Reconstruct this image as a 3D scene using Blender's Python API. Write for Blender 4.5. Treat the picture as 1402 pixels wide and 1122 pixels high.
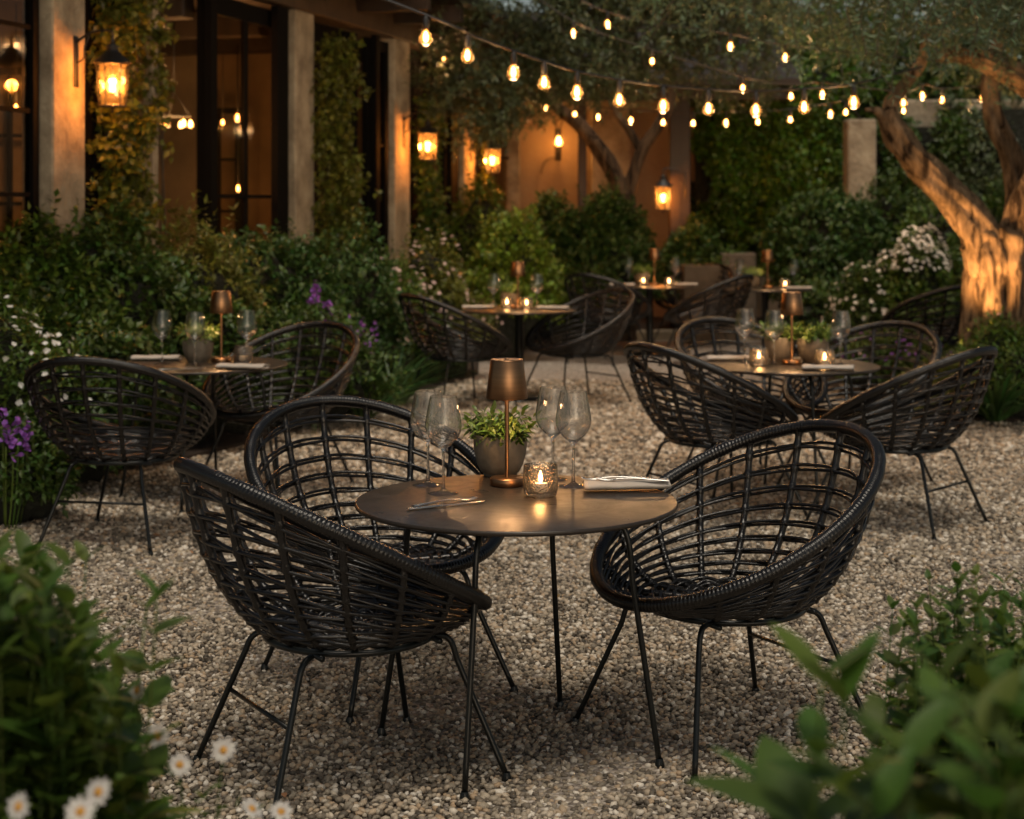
import bpy, math, random
import numpy as np
from mathutils import Vector, Matrix
R = math.radians
SC = bpy.context.scene
COL = SC.collection
for o in list(bpy.data.objects): bpy.data.objects.remove(o)

# ------------------------------------------------------------------ camera
F_PX, HC, CX, HY = 2270.0, 1.53, 701.0, 278.0        # focal length in photo pixels, eye height, horizon row
cam = bpy.data.cameras.new('camera'); camo = bpy.data.objects.new('camera', cam); COL.objects.link(camo)
camo.location = (0, 0, HC); camo.rotation_euler = (R(90), 0, 0)
cam.sensor_width = 36; cam.lens = 36*F_PX/1402; cam.shift_y = -(561-HY)/1402
cam.clip_start = .05; cam.clip_end = 300
cam.dof.use_dof = True; cam.dof.focus_distance = 4.72; cam.dof.aperture_fstop = 4.0; cam.dof.aperture_blades = 0
SC.camera = camo
# ------------------------------------------------------------------ sky, sun, exposure
w = bpy.data.worlds.new('World'); SC.world = w; w.use_nodes = True
nt = w.node_tree; nt.nodes.clear()
sky = nt.nodes.new('ShaderNodeTexSky'); sky.sky_type = 'NISHITA'; sky.sun_disc = False
SUN_EL, SUN_ROT = R(9), R(166)
sky.sun_elevation = SUN_EL; sky.sun_rotation = SUN_ROT; sky.air_density = 1.0; sky.dust_density = 1.5
bg = nt.nodes.new('ShaderNodeBackground'); bg.inputs[1].default_value = 0.038
wo = nt.nodes.new('ShaderNodeOutputWorld')
hs = nt.nodes.new('ShaderNodeHueSaturation'); hs.inputs['Saturation'].default_value = .62; nt.links.new(sky.outputs[0], hs.inputs['Color']); nt.links.new(hs.outputs[0], bg.inputs[0]); nt.links.new(bg.outputs[0], wo.inputs[0])
sl = bpy.data.lights.new('sun', 'SUN'); sl.energy = 1.05; sl.angle = R(24); sl.color = (1, .88, .72)
so = bpy.data.objects.new('sun', sl); COL.objects.link(so)
so.rotation_euler = (R(17), 0, R(10))
SC.view_settings.view_transform = 'Standard'; SC.view_settings.look = 'None'
SC.view_settings.gamma = 1; SC.view_settings.exposure = 1.08
SC.render.engine = 'CYCLES'
cy = SC.cycles
cy.use_denoising = True; cy.max_bounces = 14; cy.diffuse_bounces = 3; cy.glossy_bounces = 3
cy.transmission_bounces = 14; cy.transparent_max_bounces = 14; cy.caustics_reflective = False; cy.caustics_refractive = True
cy.sample_clamp_indirect = 3.0; cy.blur_glossy = .5
try: cy.denoiser = 'OPENIMAGEDENOISE'
except Exception: pass

def at(px, py, Y):                                    # a photo pixel at distance Y, as a point of the garden
    return Vector(((px-CX)*Y/F_PX, Y, HC-(py-HY)*Y/F_PX))
def on(px, py, z):                                    # a photo pixel on the level z
    Y = F_PX*(HC-z)/(py-HY); return Vector(((px-CX)*Y/F_PX, Y, z))
rng = np.random.default_rng(7)
random.seed(7)

# ------------------------------------------------------------------ materials
MATS = {}
def mat(name, col=(.5,.5,.5), rough=.5, metal=0, spec=.5, emit=None, es=0, var=0, var_scale=8, bump=0, bump_scale=60, col2=None, island=0, translucent=0, coat=0, stretch=None, dist=.01):
    if name in MATS: return MATS[name]
    m = bpy.data.materials.new(name); m.use_nodes = True; MATS[name] = m
    nt = m.node_tree; n = nt.nodes; L = nt.links
    b = n['Principled BSDF']; out = n['Material Output']
    b.inputs['Base Color'].default_value = (*col, 1); b.inputs['Roughness'].default_value = rough
    b.inputs['Metallic'].default_value = metal; b.inputs['Specular IOR Level'].default_value = spec
    b.inputs['Coat Weight'].default_value = coat
    if emit: b.inputs['Emission Color'].default_value = (*emit, 1); b.inputs['Emission Strength'].default_value = es
    tc = n.new('ShaderNodeTexCoord'); vec = tc.outputs['Object']
    if stretch:
        mp = n.new('ShaderNodeMapping'); mp.inputs['Scale'].default_value = stretch; L.new(vec, mp.inputs[0]); vec = mp.outputs[0]
    csock = None
    if var or col2:
        nz = n.new('ShaderNodeTexNoise'); nz.inputs['Scale'].default_value = var_scale; nz.inputs['Detail'].default_value = 8; nz.inputs['Roughness'].default_value = .62
        L.new(vec, nz.inputs['Vector'])
        cr = n.new('ShaderNodeValToRGB'); L.new(nz.outputs[0], cr.inputs[0])
        c2 = col2 or tuple(c*(1-var) for c in col)
        cr.color_ramp.elements[0].position = .34; cr.color_ramp.elements[1].position = .66
        cr.color_ramp.elements[0].color = (*c2, 1); cr.color_ramp.elements[1].color = (*col, 1)
        csock = cr.outputs[0]
    if island:
        g = n.new('ShaderNodeNewGeometry'); hsv = n.new('ShaderNodeHueSaturation')
        if csock: L.new(csock, hsv.inputs['Color'])
        else: hsv.inputs['Color'].default_value = (*col, 1)
        mr = n.new('ShaderNodeMapRange'); L.new(g.outputs['Random Per Island'], mr.inputs[0])
        mr.inputs[3].default_value = 1-island; mr.inputs[4].default_value = 1+island; L.new(mr.outputs[0], hsv.inputs['Value'])
        m2 = n.new('ShaderNodeMath'); m2.operation = 'MULTIPLY_ADD'; m2.inputs[1].default_value = 7.31; m2.inputs[2].default_value = 0
        L.new(g.outputs['Random Per Island'], m2.inputs[0]); fr = n.new('ShaderNodeMath'); fr.operation = 'FRACT'; L.new(m2.outputs[0], fr.inputs[0])
        m3 = n.new('ShaderNodeMapRange'); L.new(fr.outputs[0], m3.inputs[0]); m3.inputs[3].default_value = .47; m3.inputs[4].default_value = .53
        L.new(m3.outputs[0], hsv.inputs['Hue'])
        csock = hsv.outputs[0]
    if csock: L.new(csock, b.inputs['Base Color'])
    if bump:
        nb = n.new('ShaderNodeTexNoise'); nb.inputs['Scale'].default_value = bump_scale; nb.inputs['Detail'].default_value = 6
        L.new(vec, nb.inputs['Vector']); bp = n.new('ShaderNodeBump'); bp.inputs['Strength'].default_value = bump; bp.inputs['Distance'].default_value = dist
        L.new(nb.outputs[0], bp.inputs['Height']); L.new(bp.outputs[0], b.inputs['Normal'])
    if translucent:
        t = n.new('ShaderNodeBsdfTranslucent'); mx = n.new('ShaderNodeMixShader'); mx.inputs[0].default_value = translucent
        if csock: L.new(csock, t.inputs[0])
        else: t.inputs[0].default_value = (*col, 1)
        L.new(b.outputs[0], mx.inputs[1]); L.new(t.outputs[0], mx.inputs[2]); L.new(mx.outputs[0], out.inputs[0])
    return m
def leafmat(name, col, rough=.42, island=.4, tr=.18): return mat(name, col, rough, spec=.4, island=island, translucent=tr, var=.35, var_scale=3)
def thin_glass(name, tint=(1,1,1), bump=0, scale=60, gloss=1.0, scatter=0):
    if name in MATS: return MATS[name]
    m = bpy.data.materials.new(name); m.use_nodes = True; MATS[name] = m
    nt = m.node_tree; n = nt.nodes; L = nt.links; n.remove(n['Principled BSDF']); out = n['Material Output']
    t = n.new('ShaderNodeBsdfTransparent'); t.inputs[0].default_value = (*tint, 1)
    g = n.new('ShaderNodeBsdfGlossy'); g.inputs['Roughness'].default_value = .06
    fr = n.new('ShaderNodeFresnel'); fr.inputs[0].default_value = 1.5
    mm = n.new('ShaderNodeMath'); mm.operation = 'MULTIPLY'; mm.inputs[1].default_value = gloss; mm.use_clamp = True
    mx = n.new('ShaderNodeMixShader'); L.new(fr.outputs[0], mm.inputs[0]); L.new(mm.outputs[0], mx.inputs[0]); L.new(t.outputs[0], mx.inputs[1]); L.new(g.outputs[0], mx.inputs[2]); L.new(mx.outputs[0], out.inputs[0])
    if scatter:
        tr = n.new('ShaderNodeBsdfTranslucent'); tr.inputs[0].default_value = (*tint, 1); ms = n.new('ShaderNodeMixShader'); ms.inputs[0].default_value = scatter
        L.new(mx.outputs[0], ms.inputs[1]); L.new(tr.outputs[0], ms.inputs[2]); L.new(ms.outputs[0], out.inputs[0])
    if bump:
        tc = n.new('ShaderNodeTexCoord'); v = n.new('ShaderNodeTexVoronoi'); v.inputs['Scale'].default_value = scale; L.new(tc.outputs['Object'], v.inputs['Vector'])
        bp = n.new('ShaderNodeBump'); bp.inputs['Strength'].default_value = bump; bp.inputs['Distance'].default_value = .004; L.new(v.outputs[0], bp.inputs['Height'])
        L.new(bp.outputs[0], g.inputs['Normal']); L.new(bp.outputs[0], fr.inputs['Normal'])
    return m
def smudge(m, lo, hi, scale):
    nt = m.node_tree; n = nt.nodes; L = nt.links; tc = n.new('ShaderNodeTexCoord'); a = n.new('ShaderNodeTexNoise'); a.inputs['Scale'].default_value = scale; a.inputs['Detail'].default_value = 9; a.inputs['Roughness'].default_value = .7; a.inputs['Distortion'].default_value = 1.2
    L.new(tc.outputs['Object'], a.inputs['Vector']); r = n.new('ShaderNodeMapRange'); r.inputs[1].default_value = .35; r.inputs[2].default_value = .65; r.inputs[3].default_value = lo; r.inputs[4].default_value = hi
    L.new(a.outputs[0], r.inputs[0]); L.new(r.outputs[0], n['Principled BSDF'].inputs['Roughness'])
def real_glass():
    m = bpy.data.materials.new('crystal_glass'); m.use_nodes = True
    n = m.node_tree.nodes; n.remove(n['Principled BSDF']); g = n.new('ShaderNodeBsdfGlass'); g.inputs['IOR'].default_value = 1.48; g.inputs['Roughness'].default_value = 0
    g.inputs[0].default_value = (.985, .985, .98, 1)
    t = n.new('ShaderNodeBsdfTransparent'); mx = n.new('ShaderNodeMixShader'); mx.inputs[0].default_value = .82; L = m.node_tree.links
    L.new(t.outputs[0], mx.inputs[1]); L.new(g.outputs[0], mx.inputs[2]); L.new(mx.outputs[0], n['Material Output'].inputs[0]); return m
def emitter(name, col, s):
    if name in MATS: return MATS[name]
    m = bpy.data.materials.new(name); m.use_nodes = True; MATS[name] = m
    n = m.node_tree.nodes; n.remove(n['Principled BSDF']); e = n.new('ShaderNodeEmission'); e.inputs[0].default_value = (*col, 1); e.inputs[1].default_value = s
    m.node_tree.links.new(e.outputs[0], n['Material Output'].inputs[0]); return m

M_RATTAN = mat('black_rattan', (.007,.0065,.0065), .26, spec=.5, var=.5, var_scale=14, bump=.5, bump_scale=220, col2=(.0035,.003,.003), dist=.002)
M_STEEL = mat('black_steel', (.006,.0075,.0075), .30, metal=0, spec=.35, bump=.15, bump_scale=300, dist=.001)
M_TOP = mat('bronze_table_top', (.036,.028,.022), .34, metal=.18, spec=.4, var=.22, var_scale=6, bump=.08, bump_scale=30, dist=.002)
smudge(M_TOP, .27, .42, 9)
M_BRONZE = mat('brushed_bronze', (.30,.165,.085), .33, metal=1, var=.2, var_scale=4, bump=.15, bump_scale=120, stretch=(1,1,40), dist=.001)
M_GLASS = real_glass()
M_TUMBLER = thin_glass('bubbled_glass', (.95,.92,.88), .8, 170, 1.8, .008)
M_BULB = thin_glass('bulb_glass', (1,.70,.36), 0, 60, 1.2, .07)
M_PANE = thin_glass('lantern_pane', (1,.78,.48), .2, 20, 1.0, .045)
M_WINDOW = thin_glass('window_pane', (.82,.74,.64), .05, 3, .04)
M_FIL = emitter('hot_filament', (1,.60,.24), 30)
M_FIL2 = emitter('lantern_filament', (1,.56,.20), 34)
M_FLAME = emitter('candle_flame', (1,.50,.15), 26)
M_LED = emitter('lamp_diffuser', (1,.60,.27), 14)
M_WAX = mat('candle_wax', (.82,.74,.62), .5, translucent=.3)
M_LINEN = mat('ivory_linen', (.44,.39,.34), .85, bump=.5, bump_scale=500, var=.1, var_scale=30, dist=.001)
M_CUTLERY = mat('polished_steel', (.50,.48,.45), .24, metal=1)
M_CONC = mat('grey_stoneware', (.20,.165,.125), .6, var=.4, var_scale=18, bump=.3, bump_scale=90, col2=(.11,.09,.065), dist=.003)
M_SOIL = mat('potting_soil', (.02,.013,.009), .95, bump=1, bump_scale=80)
M_STONE = mat('weathered_limestone', (.42,.36,.26), .88, var=.5, var_scale=5, bump=.8, bump_scale=22, col2=(.20,.16,.11), dist=.02)
M_PLASTER = mat('ochre_plaster', (.30,.225,.145), .9, var=.5, var_scale=2.2, bump=.5, bump_scale=14, col2=(.25,.18,.12), dist=.02)
M_INT = mat('cream_plaster', (.19,.14,.085), .9, var=.5, var_scale=1.3, bump=.2, bump_scale=14)
M_TIMBER = mat('dark_timber', (.035,.022,.014), .6, var=.5, var_scale=7, bump=.5, bump_scale=30, stretch=(1,1,.12), dist=.01)
M_BEAM = mat('brown_beam', (.075,.045,.024), .7, var=.5, var_scale=6, bump=.5, bump_scale=30, dist=.01)
M_FRAME = mat('door_frame_paint', (.004,.0035,.003), .8, spec=.08)
M_CEIL = mat('dark_ceiling_boards', (.045,.026,.014), .8, var=.5, var_scale=6)  # dark brown, mottled at random
M_IRON = mat('wrought_iron', (.013,.012,.011), .5, bump=.3, bump_scale=120, dist=.002)
M_BARK = mat('olive_bark', (.27,.20,.135), .9, var=.6, var_scale=11, bump=1, bump_scale=17, col2=(.045,.03,.02), stretch=(1,1,.2), dist=.09)
M_BARK2 = mat('dim_olive_bark', (.14,.10,.065), .9, var=.6, var_scale=11, bump=1, bump_scale=17, col2=(.03,.02,.014), stretch=(1,1,.2), dist=.06)
def bark(name, c1, c2):
    m = bpy.data.materials.new(name); m.use_nodes = True; nt = m.node_tree; n = nt.nodes; L = nt.links; b = n['Principled BSDF']; b.inputs['Roughness'].default_value = .9; b.inputs['Specular IOR Level'].default_value = .2
    tc = n.new('ShaderNodeTexCoord'); mp = n.new('ShaderNodeMapping'); mp.inputs['Scale'].default_value = (1,1,.16); L.new(tc.outputs['Object'], mp.inputs[0])
    a = n.new('ShaderNodeTexNoise'); a.inputs['Scale'].default_value = 15; a.inputs['Detail'].default_value = 9; a.inputs['Roughness'].default_value = .68; a.inputs['Distortion'].default_value = .7; L.new(mp.outputs[0], a.inputs['Vector'])
    d = n.new('ShaderNodeTexNoise'); d.inputs['Scale'].default_value = 3.2; d.inputs['Detail'].default_value = 5; L.new(tc.outputs['Object'], d.inputs['Vector'])
    cr = n.new('ShaderNodeValToRGB'); L.new(a.outputs[0], cr.inputs[0]); e = cr.color_ramp.elements; e[0].position = .40; e[0].color = (*c2,1); e[1].position = .60; e[1].color = (*c1,1); x = e.new(.46); x.color = tuple(.45*p+.55*q for p,q in zip(c1,c2))+(1,)
    c3 = n.new('ShaderNodeValToRGB'); L.new(d.outputs[0], c3.inputs[0]); c3.color_ramp.elements[0].position = .35; c3.color_ramp.elements[0].color = (.45,.45,.42,1); c3.color_ramp.elements[1].position = .62
    mx = n.new('ShaderNodeMix'); mx.data_type = 'RGBA'; mx.blend_type = 'MULTIPLY'; mx.inputs[0].default_value = 1; L.new(cr.outputs[0], mx.inputs[6]); L.new(c3.outputs[0], mx.inputs[7]); L.new(mx.outputs[2], b.inputs['Base Color'])
    bp = n.new('ShaderNodeBump'); bp.inputs['Strength'].default_value = 1; bp.inputs['Distance'].default_value = .10; L.new(a.outputs[0], bp.inputs['Height']); L.new(bp.outputs[0], b.inputs['Normal']); return m
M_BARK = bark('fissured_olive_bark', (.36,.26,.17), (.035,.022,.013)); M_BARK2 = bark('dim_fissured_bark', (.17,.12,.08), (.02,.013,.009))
M_TWIG = mat('twig', (.05,.035,.02), .85)
M_SHADE_FILL = mat('inner_shade', (.012,.014,.008), .95, bump=1, bump_scale=12, dist=.08)  # near-black filler colour, standing for the shade deep inside the foliage
M_TROUGH = mat('sandstone_trough', (.15,.12,.09), .85, var=.4, var_scale=8, bump=.4, bump_scale=40, dist=.01)
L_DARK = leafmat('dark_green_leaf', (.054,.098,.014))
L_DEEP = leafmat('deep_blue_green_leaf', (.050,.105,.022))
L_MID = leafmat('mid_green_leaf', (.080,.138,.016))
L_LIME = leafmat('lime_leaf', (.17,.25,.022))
L_WARM = leafmat('yellow_green_leaf', (.125,.14,.018))  # yellow-green base, tone varied per leaf
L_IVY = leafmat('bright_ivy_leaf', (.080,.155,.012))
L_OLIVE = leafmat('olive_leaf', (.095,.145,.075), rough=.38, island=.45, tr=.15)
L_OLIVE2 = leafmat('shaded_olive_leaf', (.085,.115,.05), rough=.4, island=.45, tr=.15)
L_FORE = leafmat('broad_soft_leaf', (.085,.145,.020), rough=.5, island=.25, tr=.3)
L_POT = leafmat('potted_herb_leaf', (.13,.20,.035), rough=.38, island=.35, tr=.3)
L_STRAP = leafmat('strap_leaf', (.055,.12,.030))
P_DAISY = mat('daisy_petal', (.56,.54,.51), .7, island=.1, translucent=.2)
P_WHITE = mat('white_petal', (.78,.76,.73), .7, island=.12, translucent=.25)
P_PINK = mat('blush_petal', (.62,.45,.42), .7, island=.2, translucent=.25)
P_PURPLE = mat('violet_petal', (.26,.085,.42), .7, island=.3, translucent=.25)
P_YELLOW = mat('ochre_disc', (.55,.28,.05), .8, bump=1, bump_scale=600, dist=.002)
P_AMBER = mat('amber_petal', (.55,.30,.08), .7, island=.2, translucent=.25)

# ------------------------------------------------------------------ mesh helpers
class MB:
    def __init__(s): s.v = []; s.f = []; s.n = 0; s.smooth = True
    def add(s, v, f):
        v = np.asarray(v, dtype=np.float64).reshape(-1, 3)
        s.v.append(v); s.f.append([tuple(i+s.n for i in q) for q in f]); s.n += len(v); return s
    def box(s, lo, hi, bev=0, M=None):
        x0,y0,z0 = lo; x1,y1,z1 = hi
        if bev <= 0:
            v = [(x0,y0,z0),(x1,y0,z0),(x1,y1,z0),(x0,y1,z0),(x0,y0,z1),(x1,y0,z1),(x1,y1,z1),(x0,y1,z1)]
            f = [(0,3,2,1),(4,5,6,7),(0,1,5,4),(1,2,6,5),(2,3,7,6),(3,0,4,7)]
        else:
            b = bev; v = []; 
            for z,i in ((z0,b),(z0+b,0),(z1-b,0),(z1,b)):
                c = b if i == 0 else b
                xs0,xs1,ys0,ys1 = x0+i,x1-i,y0+i,y1-i
                k = 0 if i else b
                v += [(xs0+k,ys0,z),(xs1-k,ys0,z),(xs1,ys0+k,z),(xs1,ys1-k,z),(xs1-k,ys1,z),(xs0+k,ys1,z),(xs0,ys1-k,z),(xs0,ys0+k,z)]
            f = [tuple(range(7,-1,-1)), tuple(range(24,32))]
            for r in range(3):
                for j in range(8): a=r*8+j; c=r*8+(j+1)%8; f.append((a,c,c+8,a+8))
        v = np.array(v, float)
        if M is not None: v = v @ np.array(M.to_3x3()).T + np.array(M.translation)
        return s.add(v, f)
    def tube(s, pts, rad, n=8, closed=False, caps=True, radfn=None, up=None):
        P = np.asarray(pts, float); m = len(P)
        rad = np.full(m, rad, float) if np.isscalar(rad) else np.asarray(rad, float)
        if closed: T = np.roll(P,-1,0)-np.roll(P,1,0)
        else:
            T = np.empty_like(P); T[1:-1] = P[2:]-P[:-2]; T[0] = P[1]-P[0]; T[-1] = P[-1]-P[-2]
        T /= np.linalg.norm(T,axis=1)[:,None]+1e-12
        u = np.array(up if up is not None else ([0,0,1] if abs(T[0,2])<.9 else [1,0,0]), float)
        N = np.empty_like(P)
        for i in range(m):
            u = u - T[i]*(u@T[i]); nn = np.linalg.norm(u)
            if nn < 1e-6: u = np.array([1.,0,0]) if abs(T[i,0])<.9 else np.array([0,1.,0]); u = u-T[i]*(u@T[i]); nn = np.linalg.norm(u)
            u = u/nn; N[i] = u
        B = np.cross(T, N)
        a = np.arange(n)*2*np.pi/n
        rr = rad[:,None]*np.ones((1,n))
        if radfn is not None: rr = rr*radfn(np.arange(m)[:,None], a[None,:])
        V = P[:,None,:]+rr[:,:,None]*(np.cos(a)[None,:,None]*N[:,None,:]+np.sin(a)[None,:,None]*B[:,None,:])
        f = []
        for i in range(m if closed else m-1):
            i2 = (i+1)%m
            for j in range(n): j2=(j+1)%n; f.append((i*n+j,i*n+j2,i2*n+j2,i2*n+j))
        if caps and not closed: f.append(tuple(range(n-1,-1,-1))); f.append(tuple((m-1)*n+j for j in range(n)))
        return s.add(V.reshape(-1,3), f)
    def lathe(s, prof, n=32, c=(0,0,0), caps=False):
        prof = np.asarray(prof, float); m = len(prof); a = np.arange(n)*2*np.pi/n
        V = np.empty((m,n,3)); V[:,:,0] = c[0]+prof[:,0,None]*np.cos(a); V[:,:,1] = c[1]+prof[:,0,None]*np.sin(a); V[:,:,2] = c[2]+prof[:,1,None]
        f = [(i*n+j,i*n+(j+1)%n,(i+1)*n+(j+1)%n,(i+1)*n+j) for i in range(m-1) for j in range(n)]
        if caps: f.append(tuple(range(n-1,-1,-1))); f.append(tuple((m-1)*n+j for j in range(n)))
        return s.add(V.reshape(-1,3), f)
    def build(s, name, material, parent=None, smooth=None, loc=None):
        me = bpy.data.meshes.new(name); V = np.concatenate(s.v); faces = [q for g in s.f for q in g]
        fast_mesh(me, V, faces); me.materials.append(material)
        if smooth is None: smooth = s.smooth
        me.polygons.foreach_set('use_smooth', np.full(len(me.polygons), smooth))
        o = bpy.data.objects.new(name, me); COL.objects.link(o)
        if parent is not None: o.parent = parent
        if loc is not None: o.location = loc
        return o
def fast_mesh(me, V, faces):
    if isinstance(faces, np.ndarray): k = faces.shape[1]; nf = len(faces); ls = np.arange(nf)*k; li = faces.reshape(-1)
    else:
        cnt = np.array([len(q) for q in faces]); ls = np.concatenate([[0],np.cumsum(cnt)[:-1]]); nf = len(faces); li = np.fromiter((i for q in faces for i in q), dtype=np.int64, count=int(cnt.sum()))
    me.vertices.add(len(V)); me.vertices.foreach_set('co', np.asarray(V,np.float32).ravel())
    me.loops.add(len(li)); me.loops.foreach_set('vertex_index', li.astype(np.int32))
    me.polygons.add(nf); me.polygons.foreach_set('loop_start', ls.astype(np.int32)); me.update(calc_edges=True); me.validate()
def np_obj(name, V, F, material, parent=None, smooth=False):
    me = bpy.data.meshes.new(name); fast_mesh(me, V, F); me.materials.append(material)
    me.polygons.foreach_set('use_smooth', np.full(len(me.polygons), smooth))
    o = bpy.data.objects.new(name, me); COL.objects.link(o)
    if parent is not None: o.parent = parent
    return o
def tag(o, label=None, cat=None, group=None, kind=None):
    if label: o['label'] = label
    if cat: o['category'] = cat
    if group: o['group'] = group
    if kind: o['kind'] = kind
    return o
def empty(name, label, cat, loc=(0,0,0), rz=0, group=None):
    o = bpy.data.objects.new(name, None); COL.objects.link(o); o.location = loc; o.rotation_euler = (0,0,rz); o.empty_display_size = .1
    return tag(o, label, cat, group)
def copy_tree(o, parent=None):
    c = o.copy(); COL.objects.link(c); c.parent = parent
    for ch in KIDS.get(o.name, ()) : copy_tree(ch, c)
    return c
KIDS = {}
def register(o):
    KIDS.clear()
    for x in bpy.data.objects:
        if x.parent: KIDS.setdefault(x.parent.name, []).append(x)
def clones(proto, specs):
    register(proto); out = []
    for i, (loc, rz, label, group) in enumerate(specs):
        o = proto if i == 0 else copy_tree(proto)
        o.location = loc; o.rotation_euler = (0,0,rz); o['label'] = label
        if group: o['group'] = group
        out.append(o)
    return out
def smoothpath(pts, k=8):                             # Catmull-Rom through the points
    P = np.asarray(pts, float); P = np.vstack([2*P[0]-P[1], P, 2*P[-1]-P[-2]]); out = []
    for i in range(1, len(P)-2):
        p0,p1,p2,p3 = P[i-1:i+3]
        for t in np.arange(k)/k: out.append(.5*((2*p1)+(-p0+p2)*t+(2*p0-5*p1+4*p2-p3)*t*t+(-p0+3*p1-3*p2+p3)*t**3))
    out.append(P[-2]); return np.array(out)
def point_light(name, loc, power, col=(1,.55,.22), rad=.03, parent=None):
    l = bpy.data.lights.new(name, 'POINT'); l.energy = power; l.color = col; l.shadow_soft_size = rad
    o = bpy.data.objects.new(name, l); COL.objects.link(o); o.location = loc
    if parent is not None: o.parent = parent
    return o

# ------------------------------------------------------------------ leaves
def norm(v): return v/(np.linalg.norm(v,axis=-1,keepdims=True)+1e-9)
def leaves(base, d, up, L, W, k=1, droop=.25, fold=.25, peak=.42):
    """N leaves; base,d,up (N,3), L,W (N,). k spans per leaf."""
    N = len(base); d = norm(d); side = norm(np.cross(d, up)); nn = np.cross(side, d)
    ts = np.linspace(0,1,k+2)[1:-1] if k > 1 else np.array([peak])
    rows = [base[:,None,:]]
    for t in ts:
        wd = (np.sin(np.pi*t**.8))**.8 if k > 1 else 1
        c = base+d*(L*t)[:,None]-nn*(droop*L*t*t)[:,None]
        h = (W*.5*wd)[:,None]
        l = c+side*h+nn*(h*fold); r = c-side*h+nn*(h*fold)
        rows.append(np.stack([l,c,r],1))
    rows.append((base+d*L[:,None]*.98-nn*(droop*L)[:,None])[:,None,:])
    V = np.concatenate(rows,1); nv = V.shape[1]; f = [(0,1,2),(0,2,3)]
    for i in range(len(ts)-1):
        a = 1+3*i; f += [(a,a+3,a+4),(a,a+4,a+1),(a+1,a+4,a+5),(a+1,a+5,a+2)]
    a = 1+3*(len(ts)-1); f += [(a,nv-1,a+1),(a+1,nv-1,a+2)]
    Fc = np.array(f)[None]+(np.arange(N)*nv)[:,None,None]
    return V.reshape(-1,3), Fc.reshape(-1,3)
def rand_dirs(n, r=None):
    r = r or rng; v = r.normal(size=(n,3)); return norm(v)
def sprigs(P, D, n_leaf, length, Ll, Wl, spread=.9, k=1, droop=.25, jit=.35, pair=True):
    """sprig stems at P along D with n_leaf leaves each -> leaf arrays"""
    N = len(P); D = norm(D); ref = rand_dirs(N); s1 = norm(np.cross(D,ref)); s2 = np.cross(D,s1)
    base=[];dd=[];up=[]
    for j in range(n_leaf):
        t = (j//2*2+1)/(n_leaf) if pair else (j+.5)/n_leaf
        t = min(t,1); ph = (j%2)*np.pi+(j//2)*(np.pi/2)*.9+rng.normal(size=N)*.4
        if j >= n_leaf-1: dirv = D+rng.normal(size=(N,3))*.15
        else: dirv = D*(1-spread*.6)+spread*(np.cos(ph)[:,None]*s1+np.sin(ph)[:,None]*s2)
        dirv = dirv+rng.normal(size=(N,3))*jit*.5
        base.append(P+D*(length*t)[:,None]); dd.append(dirv)
        u = D*.6+np.array([0,0,1.])*.8+rng.normal(size=(N,3))*.35; up.append(u)
    base=np.concatenate(base); dd=np.concatenate(dd); up=np.concatenate(up); M=len(base)
    L = Ll*rng.uniform(.65,1.2,M); W = Wl*rng.uniform(.75,1.2,M)
    return leaves(base, dd, norm(up), L, W, k=k, droop=droop)
class NoiseLumps:
    def __init__(s, n=14, amp=.16, seed=0):
        r = np.random.default_rng(seed); s.k = r.normal(size=(n,3))*3.2; s.p = r.uniform(0,6.28,n); s.amp = amp/np.sqrt(n/2)
    def __call__(s, d): return 1+s.amp*np.sin(d@s.k.T+s.p).sum(-1)
SEED = [100]
def dome_points(n, rx, ry, h, lump=.18, inner=.72, z0=0, seed=0, full=False):
    """points in the outer skin of an uneven dome standing on the ground, with outward directions"""
    nl = NoiseLumps(16, lump, seed); d = rand_dirs(n*2)
    if not full: d = d[d[:,2] > -.25]
    d = d[:n]; r = nl(d)*(inner+(1-inner)*rng.uniform(0,1,len(d))**.5)*1.0
    P = d*r[:,None]*np.array([rx,ry,h*.56]) ; P[:,2] += h*.44+z0
    P[:,2] = np.maximum(P[:,2], z0+.02+rng.uniform(0,.1,len(P)))
    return P, d
def core(name, rx, ry, h, parent, seed, z0=0, sc=.74):  # solid dark lump inside a shrub, blocks see-through and stands for inner shade
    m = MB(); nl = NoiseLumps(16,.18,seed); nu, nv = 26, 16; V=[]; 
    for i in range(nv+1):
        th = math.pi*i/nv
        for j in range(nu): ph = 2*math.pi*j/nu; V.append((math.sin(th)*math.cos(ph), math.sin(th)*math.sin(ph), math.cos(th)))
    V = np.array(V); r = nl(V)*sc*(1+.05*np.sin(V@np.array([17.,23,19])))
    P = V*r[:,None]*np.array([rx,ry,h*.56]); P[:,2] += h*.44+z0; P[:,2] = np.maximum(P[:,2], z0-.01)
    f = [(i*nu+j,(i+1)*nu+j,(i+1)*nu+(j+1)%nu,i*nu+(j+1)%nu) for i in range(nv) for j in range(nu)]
    m.add(P, f); return m.build(name, M_SHADE_FILL, parent)
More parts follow.
